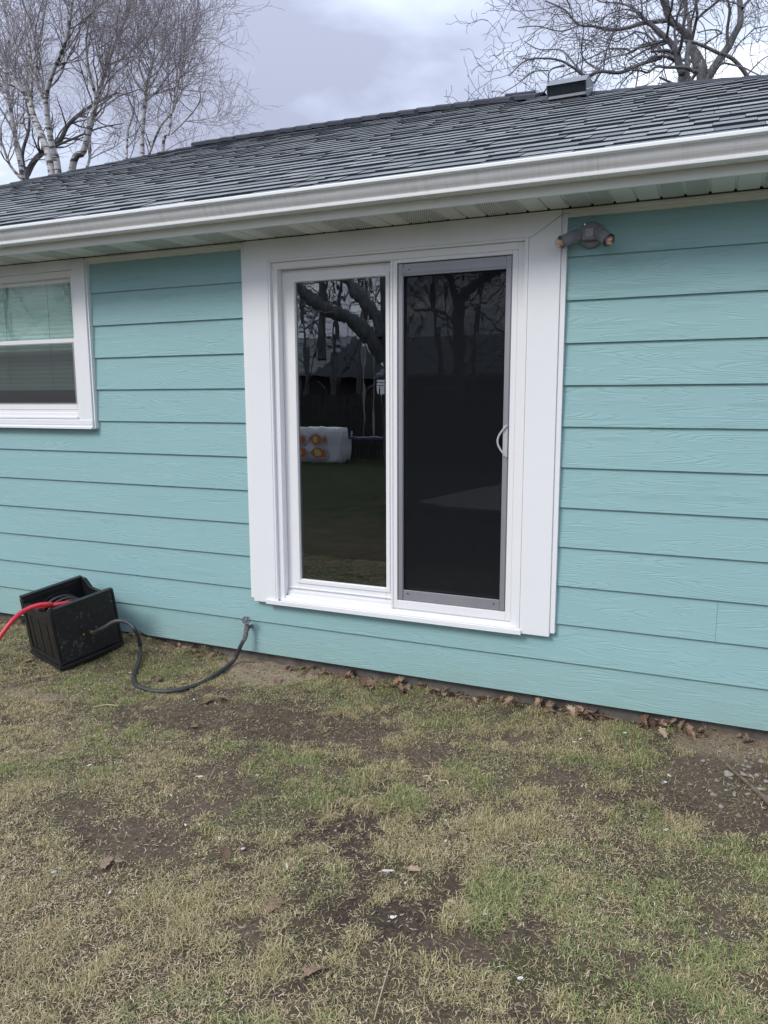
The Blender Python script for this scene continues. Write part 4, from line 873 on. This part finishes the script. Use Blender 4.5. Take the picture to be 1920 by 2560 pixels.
M['fence'] = simple('weathered_fence', (.028, .026, .024), (.045, .042, .036), 5, .9)
fe = empty('yard_fence', (-6, -14.5, GZ), 'dark board fence across the back yard, reflected in the door glass', 'fence')
mb = MB().box(0, .14, -.012, .012, 0, 1.75); fm = None
for i in range(150):
    x = -24 + i * .16
    if fm is None: o = mb.build('picket', M['fence'], fe); fm = o.data
    else: o = bpy.data.objects.new('picket', fm); col.objects.link(o); o.parent = fe
    o.location = (x + 6, 0, rnd.uniform(-.02, .02))
mb = MB(); mb.box(-18, 6, -.05, -.013, .3, .38); mb.box(-18, 6, -.05, -.013, 1.35, 1.43); mb.build('rail', M['fence'], fe)
M['shed_wall'] = simple('plum_siding', (.05, .035, .05), (.07, .05, .065), 3, .8); M['pale_roof'] = simple('pale_roof', (.30, .31, .33), (.22, .23, .25), 5, .7)
def small_house(x0, x1, y0, y1, h, rh, label, wall):
    hs = empty('neighbour_house', ((x0 + x1) / 2, y1, GZ), label, 'house'); o = hs.location
    mb = MB(); mb.box(x0 - o.x, x1 - o.x, y0 - o.y, y1 - o.y, 0, h); mb.build('wall', wall, hs)
    mb = MB(); ym = (y0 + y1) / 2; mb.prism([(y1 + .4 - o.y, h - .02), (ym - o.y, h + rh), (y0 - .4 - o.y, h - .02), (y0 - .4 - o.y, h - .16), (y1 + .4 - o.y, h - .16)], x0 - .4 - o.x, x1 + .4 - o.x, 'x'); mb.build('roof', M['shingle2'], hs)
    mb = MB(); mb.box(x0 - .4 - o.x, x1 + .4 - o.x, y1 + .402 - o.y, y1 + .5 - o.y, h - .14, h - .02); mb.build('gutter', M['pale_roof'], hs)
    for k in range(3):
        xx = x0 + (x1 - x0) * (k + .5) / 3 - o.x; mb = MB(); mb.box(xx - .5, xx + .5, y1 - o.y + .002, y1 - o.y + .04, 1.0, 2.0); f = mb.build('window_frame', M['trim'], hs)
        mb = MB(); mb.box(xx - .44, xx + .44, y1 - o.y + .041, y1 - o.y + .05, 1.06, 1.94); mb.build('pane', M['dark_seal'], f)
small_house(-21, -12.2, -27, -21, 2.6, 1.5, 'dark plum house beyond the back fence, reflected at left of the door glass', M['shed_wall'])
small_house(-9.5, 2.5, -29, -22, 2.5, 1.6, 'low neighbouring house with a pale eave line reflected in the screened door panel', simple('brown_brick_wall', (.10, .07, .06), (.07, .05, .045), 5, .9))
# wrapped stack of bags on the grass
bx = mirY(808, 1120, -13.1); bx.z = GZ
bg2 = empty('wrapped_stack', bx, 'white plastic wrapped stack printed with orange ovals, reflected low in the left glass', 'packaged goods')
M['wrap'] = simple('white_wrap', (.80, .80, .80), (.66, .67, .68), 3, .45, bump=.6, bd=.03); M['orange'] = simple('print_orange', (.62, .20, .06), (.55, .16, .05), 20, .5); M['yellow'] = simple('print_yellow', (.75, .62, .25), (.7, .55, .2), 20, .5); M['mauve'] = simple('print_mauve', (.55, .46, .52), (.5, .42, .5), 20, .5)
P0, P1 = mirY(690, 1120, -13.1), mirY(856, 1120, -13.1); wd_ = abs(P1.x - P0.x) / 2; zt_ = mirY(808, 1070, -13.1).z - GZ
cxx = (P0.x + P1.x) / 2 - bx.x
bm = bmesh.new(); bmesh.ops.create_cube(bm, size=1.); bmesh.ops.subdivide_edges(bm, edges=bm.edges, cuts=7, use_grid_fill=True)
rr_ = random.Random(5)
for v in bm.verts:
    q = v.co.copy(); bul = 1 - .06 * (abs(q.z) * 2) ** 4; v.co = Vector((q.x * 2 * wd_ * bul + cxx + rr_.gauss(0, .012), q.y * .5 * bul - .25 + rr_.gauss(0, .012), (q.z + .5) * zt_ + rr_.gauss(0, .012)))
me = bpy.data.meshes.new('wrapping'); bm.to_mesh(me); bm.free(); me.polygons.foreach_set('use_smooth', [True] * len(me.polygons)); me.materials.append(M['wrap']); o = bpy.data.objects.new('wrapping', me); col.objects.link(o); o.parent = bg2
for r_i in range(2):
    for c_i in range(3):
        q = mirY((793, 743, 693)[c_i] + 4 * r_i, 1099 + 33 * r_i, -13.1); cx0 = q.x - bx.x; cz0 = q.z - GZ
        for nm, rx0, rz0, off, mt, dx_ in (('print_ring', .26, .165, .012, 'mauve', .02), ('print_oval', .215, .135, .016, 'orange', 0), ('print_centre', .12, .095, .020, 'yellow', -.02)):
            mb = MB(); mb.prism([(cx0 + dx_ + rx0 * math.cos(a), cz0 + rz0 * math.sin(a)) for a in np.linspace(0, 2 * math.pi, 24, endpoint=False)], .010 + off, .012 + off, 'y'); mb.build(nm, M[mt], bg2)
# rope swing
P = mirY(918, 1095, -8.5); sw = empty('rope_swing', P, 'plank swing hanging on two pale ropes, reflected beside the tree trunk', 'swing')
mb = MB(); mb.box(-.30, .30, -.09, .09, -.02, .02); mb.build('seat', simple('swing_blue', (.08, .12, .2), (.06, .09, .15), 9, .6), sw)
for xx in (-.05, .12):
    mb = MB(); mb.tube([(xx, 0, 0), (xx + .01, 0, 1.2), (xx - .02, .02, 2.9)], .012, 5); mb.build('rope', simple('swing_rope', (.42, .40, .35), (.35, .33, .28), 30, .9), sw)
# concrete slab behind the camera at the right
q = [Vector(p_) for p_ in (mirY(1040, 1262, -7), mirY(1262, 1200, -9.5), mirY(1262, 1283, -6.6))]
mb = MB(); 
pts = []
def mirZ(u, v, z):
    P = onZ(u, v, z); return Vector((P.x, 2 * GLY - P.y, P.z))
pp = [mirZ(1045, 1258, GZ), mirZ(1252, 1216, GZ), mirZ(1330, 1200, GZ), mirZ(1330, 1296, GZ), mirZ(1252, 1283, GZ), mirZ(1120, 1272, GZ)]
mb.prism([(p_.x, p_.y) for p_ in pp], GZ - .1, GZ + .045, 'z'); sl_ = mb.build('patio', simple('patio_concrete', (.36, .34, .31), (.28, .27, .25), 4, .9)); tag(sl_, kind='structure')

# ------------------------------------------------------------------ litter on the lawn
def put(o, P, rz, tilt=(0, 0), dz=.0):
    o.location = (P.x, P.y, float(ground_height_at(P.x, P.y)[0]) + dz); o.rotation_euler = (tilt[0], tilt[1], rz)
leaf_meshes = []
for k in range(5):
    R = random.Random(900 + k); n_ = 22; outl = []
    for i in range(n_):
        a = 2 * math.pi * i / n_; lobe = 1 + .22 * math.cos(i * math.pi * (1 if k % 2 else 2 / 3.)) + R.uniform(-.12, .12)
        outl.append((1.35 * math.cos(a) * lobe * .5, .72 * math.sin(a) * lobe * .5))
    vs = [(0, 0, 0)] + [(x * .5, y * .5, 0) for x, y in outl] + [(x, y, 0) for x, y in outl]
    cl = R.uniform(.8, 2.2); cl2 = R.uniform(-.9, 1.3)
    vs = [(x, y, .45 * cl * y * y + .22 * cl2 * x * x + R.uniform(-.05, .05) * (abs(x) + abs(y)) + .05) for x, y, z in vs]
    fs = [(0, 1 + i, 1 + (i + 1) % n_) for i in range(n_)] + [(1 + i, 1 + n_ + i, 1 + n_ + (i + 1) % n_, 1 + (i + 1) % n_) for i in range(n_)]
    m_ = bpy.data.meshes.new('fallen_leaf'); m_.from_pydata(vs, [], fs); m_.materials.append(M['leaf']); leaf_meshes.append(m_)
def leaf(P, size, label, group, dz=.004, til=.35):
    size = size * (.72 if group is None else 1.)
    o = bpy.data.objects.new('fallen_leaf', rnd.choice(leaf_meshes)); col.objects.link(o); put(o, P, rnd.uniform(0, 6.28), (rnd.gauss(0, til), rnd.gauss(0, til)), dz + size * .05)
    o.scale = (size, size, size); tag(o, label, 'leaf', group); return o
WL = [(10, 60, 4, 'left of the reel box'), (335, 380, 7, 'just right of the reel box'), (430, 520, 18, 'behind the black hose loop'), (535, 600, 7, 'left of the tap'), (700, 860, 18, 'under the left half of the door'), (860, 1060, 30, 'under the middle of the door'),
      (1080, 1300, 28, 'under the right half of the door'), (1340, 1400, 12, 'below the right door casing'), (1400, 1520, 24, 'just right of the door casing'), (1600, 1690, 18, 'right of the white chips by the wall'), (1700, 1770, 13, 'above the stony soil'), (1780, 1900, 7, 'at the right edge of the photo')]
for u0, u1, n_, wh_ in WL:
    for i in range(n_):
        u = rnd.uniform(u0, u1); k2 = onZ(u, 1560 + 300 * (u / 1920) ** 1.1, GZ); x_ = k2.x
        for _ in range(6):                                      # slide along the pixel column onto the wall line
            vv = 1500 + .0
            P_ = onY(u, 1555 + .155 * u, .0); x_ = P_.x
        sz = rnd.choice([.022, .028, .036, .044, .056])
        leaf(Vector((x_, rnd.triangular(-.10, .03, .01), 0)), sz, 'dry leaf by the wall foot, ' + wh_, 'dry leaves ' + wh_, .008 + rnd.random() * .02, .7)
for u, v, s_, lab in [(519, 1757, .085, 'large flat brown oak leaf on the dark soil below the black hose'), (559, 1752, .075, 'brown oak leaf just right of the large flat one below the black hose'), (486, 1821, .06, 'folded tan leaf on the lawn below the dark soil patch'),
        (695, 1704, .08, 'pinkish brown leaf lying right of the pale dusty patch'), (70, 1655, .06, 'brown leaf touching the front left corner of the reel box'), (118, 1668, .07, 'curled tan leaf in front of the reel box'), (82, 1664, .05, 'dark small leaf between two leaves by the reel box'),
        (395, 1706, .07, 'pale brown leaf inside the loop of the black hose'), (375, 1700, .05, 'small leaf left of the pale one inside the hose loop'), (455, 1712, .06, 'dry leaf against the inner side of the hose curve'),
        (565, 2140, .075, 'tan curled leaf beside a white chip on the left lawn'), (265, 2165, .085, 'bark coloured curled leaf at the edge of the left bare patch'), (300, 2158, .06, 'narrow leaf next to the bark coloured curl on the left lawn'),
        (305, 2285, .06, 'pale leaf scrap low on the left lawn'), (683, 2270, .07, 'brown upright leaf on the lawn left of the centre bare patch'), (781, 2436, .075, 'tan leaf lying near the bottom centre of the lawn'), (1035, 2178, .05, 'reddish leaf above the dark centre patch'),
        (640, 1902, .05, 'dark leaf on thin grass below the door'), (635, 1893, .04, 'tiny grey leaf above the dark one below the door'), (100, 1590, .06, 'leaf left of the reel box under the red hose')]:
    leaf(gp(u, v), s_, lab, None, .006, .25)
# pale chips
cm = []
for k in range(4):
    R = random.Random(50 + k); n_ = 8; o_ = [(math.cos(2 * math.pi * i / n_) * R.uniform(.55, 1.1), math.sin(2 * math.pi * i / n_) * R.uniform(.35, .8)) for i in range(n_)]
    mb = MB(); mb.add([(x, y, .22 + .25 * R.random()) for x, y in o_] + [(x, y, 0) for x, y in o_], [tuple(range(n_))] + [(i, (i + 1) % n_, n_ + (i + 1) % n_, n_ + i) for i in range(n_)]); 
    t_ = mb.build('tmp', M['chip']); cm.append(t_.data); bpy.data.objects.remove(t_)
chips = [(u / 2.37, 1700 + v / 2.37) for u, v in [(1150, 122), (45, 435), (530, 512), (705, 848), (640, 818), (1180, 865), (1100, 868), (1300, 950), (1160, 1040), (1440, 1010), (320, 1150), (20, 1185), (540, 1090), (497, 1440), (1340, 556), (1188, 580), (1525, 572), (1455, 350), (1370, 234), (480, 670), (318, 310), (1545, 860), (1013, 690), (650, 1268), (620, -940 + 1700)]]
chips += [(1380 + u / 3.072, 1500 + v / 3.072) for u, v in [(555, 1030), (170, 1100), (900, 1360), (870, 1410), (228, 1440), (75, 1670), (998, 1697), (875, 1777), (290, 1015), (320, 1040), (220, 1075), (645, 1100)]]
chips += [(900 + u / 3.318, 2100 + v / 3.318) for u, v in [(220, 270), (262, 268), (265, 655), (290, 652), (250, 848), (710, 22), (375, 370), (1043, 630), (890, 690), (750, 655)]] + [(1114, 2054), (717, 2170), (1834, 2488), (1765, 2338), (520, 1700), (262, 1700), (326, 1684), (1650, 1780), (800, 2380), (1500, 2250), (1300, 2450)]
for u, v in chips:
    o = bpy.data.objects.new('paint_chip', rnd.choice(cm)); col.objects.link(o); s_ = rnd.choice([.006, .007, .008, .010, .012]); put(o, gp(u, v), rnd.uniform(0, 6.28), (rnd.gauss(0, .2), rnd.gauss(0, .2)), .006); o.scale = (s_ * rnd.uniform(.8, 1.5), s_, s_ * .7)
    tag(o, 'small whitish chip lying in the thin grass', 'debris', 'whitish chips scattered over the lawn')
sm = []
for k in range(5):
    R = random.Random(70 + k); bm = bmesh.new(); bmesh.ops.create_icosphere(bm, subdivisions=2, radius=1)
    ph = [R.uniform(0, 6) for _ in range(4)]
    for v in bm.verts:
        c_ = v.co; f = 1 + .22 * math.sin(4 * c_.x + ph[0]) + .2 * math.sin(3.7 * c_.y + ph[1]) + .07 * math.sin(6 * c_.z + ph[2]); v.co = Vector((c_.x * f * 1.25, c_.y * f * .85, c_.z * f * .5))
    m_ = bpy.data.meshes.new('stone'); bm.to_mesh(m_); bm.free(); m_.materials.append(M['stone']); m_.polygons.foreach_set('use_smooth', [True] * len(m_.polygons)); sm.append(m_)
st_ = [(1352, 1345, .019), (1300, 1593, .013), (1400, 1497, .013), (1434, 1662, .013), (1510, 1287, .013), (1465, 1275, .010), (1485, 1240, .009), (1605, 1242, .012), (1583, 1192, .012), (1525, 1357, .012), (1468, 1342, .012), (1603, 1460, .014), (1335, 1465, .008), (1267, 1390, .011), (1358, 1420, .009), (1160, 1242, .012), (1520, 1180, .010),
       (1480, 1050, .010), (1640, 1400, .012), (1475, 1300, .009), (1500, 1495, .010), (1240, 1500, .014), (1570, 1350, .011), (1290, 1165, .012), (1210, 1470, .009), (1430, 1430, .008), (1540, 1260, .008), (1375, 1370, .008), (1650, 1520, .014), (1200, 1230, .007), (1060, 1420, .008), (1075, 1040, .009), (1040, 1000, .010), (855, 1405, .010), (1555, 1560, .008), (1620, 1600, .009), (1390, 1190, .007)]
for u, v, s_ in st_:
    o = bpy.data.objects.new('stone', rnd.choice(sm)); col.objects.link(o); put(o, gp(1380 + u / 3.072, 1500 + v / 3.072), rnd.uniform(0, 6.28), (rnd.gauss(0, .2), 0), s_ * .25); o.scale = (s_, s_, s_)
    tag(o, 'small rounded pale stone on the bare soil around the stick', 'stone', 'stones in the bare soil at the right')
sp_ = [gp(1380 + u / 3.072, 1500 + v / 3.072, .014) for u, v in [(1335, 1258), (1380, 1300), (1430, 1345), (1500, 1402), (1560, 1460), (1610, 1500), (1680, 1570), (1850, 1700)]]
stick = MB().tube(smooth_pts(sp_, 4), [.0045 + .0085 * i / 28 + (.002 if i in (13, 21) else 0) for i in range(29)], 8).build('fallen_stick', M['wood_dark'], None, smooth=True); tag(stick, 'brown broken stick lying across the stony bare soil', 'stick')
for (a, b, lab) in [((232, 1768), (296, 1765), 'straight pale twig lying left of the dark soil patch'), ((935, 2550), (975, 2410), 'long thin straw stalk near the bottom centre'), ((1060, 1940), (1078, 1952), 'short light wood splinter below the door'), ((1068, 1955), (1082, 1928), 'upright light wood splinter crossing the shorter one'), ((1100, 1952), (1122, 1962), 'light wood splinter lying right of the crossed pair')]:
    pa, pb = gp(*a, .008), gp(*b, .008); mid = (pa + pb) / 2 + Vector((rnd.uniform(-.01, .01), .01, .006)); th = .0035 if 'splinter' in lab or 'twig' in lab else .0016
    o = MB().tube(smooth_pts([pa, mid, pb], 4), th, 6).build('twig', simple('straw_twig', (.50, .40, .27), (.38, .29, .19), 60, .8)); tag(o, lab, 'twig')

# fine litter and grass, both beyond counting
def strips(name, N_, region, seed, kind):
    R = np.random.RandomState(seed); x0, x1, y0, y1 = region
    x = R.uniform(x0, x1, N_ * 3); y = R.uniform(y0, y1, N_ * 3); b, tn = bare(x, y)
    clump = fbm(x, y, 11., 140, 3); dry = fbm(x, y, 1.6, 150, 4)
    if kind == 'grass': keep = R.rand(len(x)) < (1 - b * .97) * (.15 + 1.3 * np.clip((clump - .38) * 3.2, 0, 1))
    elif kind == 'straw': keep = R.rand(len(x)) < (.30 + .7 * np.clip((dry - .42) * 4, 0, 1)) * (1 - .90 * b)
    else: keep = R.rand(len(x)) < .25 + .75 * b
    # keep off the reel box footprint
    lx = (x - RO.x) * math.cos(-.32) - (y - RO.y) * -math.sin(-.32) * -1; 
    ca, sa = math.cos(-.32), math.sin(-.32); dx = x - RO.x; dy = y - RO.y; ux = dx * ca + dy * sa; uy = -dx * sa + dy * ca
    keep &= ~((ux > .0) & (ux < Wb) & (uy > 0.0) & (uy < Db))
    x = x[keep][:N_]; y = y[keep][:N_]; b = b[keep][:N_]; dry = dry[keep][:N_]; clump = clump[keep][:N_]; n = len(x)
    h = ground_height_at(x, y) - .001; az_ = R.uniform(0, 2 * np.pi, n)
    if kind == 'grass': ln = R.uniform(.010, .028, n) * (1 + .8 * np.clip((clump - .5) * 3, 0, 1) + .9 * np.clip((fbm(x, y, 3.1, 190, 3) - .6) * 6, 0, 1)); wd = R.uniform(.0011, .0023, n); e0 = R.uniform(.25, 1.25, n); e1 = e0 - R.uniform(.4, 1.5, n)
    elif kind == 'straw': ln = R.uniform(.007, .026, n); wd = R.uniform(.0007, .0016, n); e0 = R.uniform(-.02, .5, n); e1 = R.uniform(-.35, .2, n); h = h + R.uniform(.0, .010, n)
    else: ln = R.uniform(.006, .026, n); wd = R.uniform(.0015, .0065, n); e0 = R.uniform(-.05, .3, n); e1 = R.uniform(-.3, .2, n); h = h + .002
    dxy = np.stack([np.cos(az_), np.sin(az_)], 1); sd = np.stack([-dxy[:, 1], dxy[:, 0], np.zeros(n)], 1) * wd[:, None]
    p0 = np.stack([x, y, h], 1); hl = ln / 2
    bend = az_ + R.normal(0, .22, n); d1 = np.stack([np.cos(bend), np.sin(bend)], 1)
    p1 = p0 + np.concatenate([dxy * (np.cos(e0) * hl)[:, None], (np.sin(e0) * hl)[:, None]], 1)
    p2 = p1 + np.concatenate([d1 * (np.cos(e1) * hl)[:, None], (np.sin(e1) * hl)[:, None]], 1)
    p2[:, 2] = np.maximum(p2[:, 2], h + .0015)
    V = np.stack([p0 - sd * .5, p0 + sd * .5, p1 - sd * .5, p1 + sd * .5, p2], 1).reshape(-1, 3)
    i5 = np.arange(n)[:, None] * 5; T_ = np.stack([i5 + 0, i5 + 1, i5 + 3, i5 + 0, i5 + 3, i5 + 2, i5 + 2, i5 + 3, i5 + 4], 1).reshape(-1, 3)
    gsel = R.rand(n); c_ = np.zeros((n, 3))
    pal_g = np.array([(.125, .165, .055), (.20, .22, .085), (.255, .225, .115), (.35, .285, .165), (.115, .16, .06)])
    pal_s = np.array([(.38, .295, .18), (.48, .38, .245), (.29, .215, .135), (.56, .47, .33), (.18, .125, .08)])
    pal_l = np.array([(.12, .08, .055), (.22, .16, .11), (.07, .05, .035), (.27, .21, .15), (.15, .105, .075)])
    if kind == 'grass':
        green = np.clip((fbm(x, y, 2.9, 160, 4) - .45) * 7.0 + np.clip(-x - .6, 0, 1) * .5, 0, 1); w_ = R.rand(n) < (.06 + .66 * green); A_ = pal_g[R.randint(0, 2, n)]; A2 = pal_g[R.choice([4, 1], n)]; B_ = pal_g[R.randint(2, 4, n)]
        c_ = np.where(w_[:, None], np.where((R.rand(n) < .5)[:, None], A_, A2), B_)
    else: c_ = (pal_s if kind == 'straw' else pal_l)[R.randint(0, 5, n)]
    c_ = c_ * R.uniform(.85, 1.8, (n, 1))
    me = bpy.data.meshes.new(name); me.vertices.add(len(V)); me.vertices.foreach_set('co', V.astype(np.float32).reshape(-1)); me.loops.add(len(T_) * 3); me.loops.foreach_set('vertex_index', T_.astype(np.int32).reshape(-1))
    me.polygons.add(len(T_)); me.polygons.foreach_set('loop_start', (np.arange(len(T_)) * 3).astype(np.int32)); me.update(calc_edges=True)
    ca_ = me.color_attributes.new('blade', 'FLOAT_COLOR', 'POINT'); C4 = np.ones((n, 5, 4), np.float32); C4[:, :, :3] = c_[:, None, :]; ca_.data.foreach_set('color', C4.reshape(-1))
    me.materials.append(M['blade']); o = bpy.data.objects.new(name, me); col.objects.link(o); tag(o, {'grass': 'short patchy green grass growing over the thin lawn', 'straw': 'dead straw coloured grass matted over the lawn', 'litter': 'fine brown leaf crumbs and wood bits on the bare soil'}[kind], {'grass': 'grass', 'straw': 'dead grass', 'litter': 'litter'}[kind], None, 'stuff')
g = G('grass_blade', (.2, .2, .1), .7, spec=.25); ca_ = g.n('ShaderNodeAttribute', attribute_name='blade').outputs['Color']; g.color(ca_)
M['blade'] = g.m
REG = (-3.7, 2.7, -2.9, .02)
strips('grass', 400000, REG, 1, 'grass'); strips('dead_grass', 230000, REG, 2, 'straw'); strips('leaf_litter', 24000, REG, 3, 'litter')
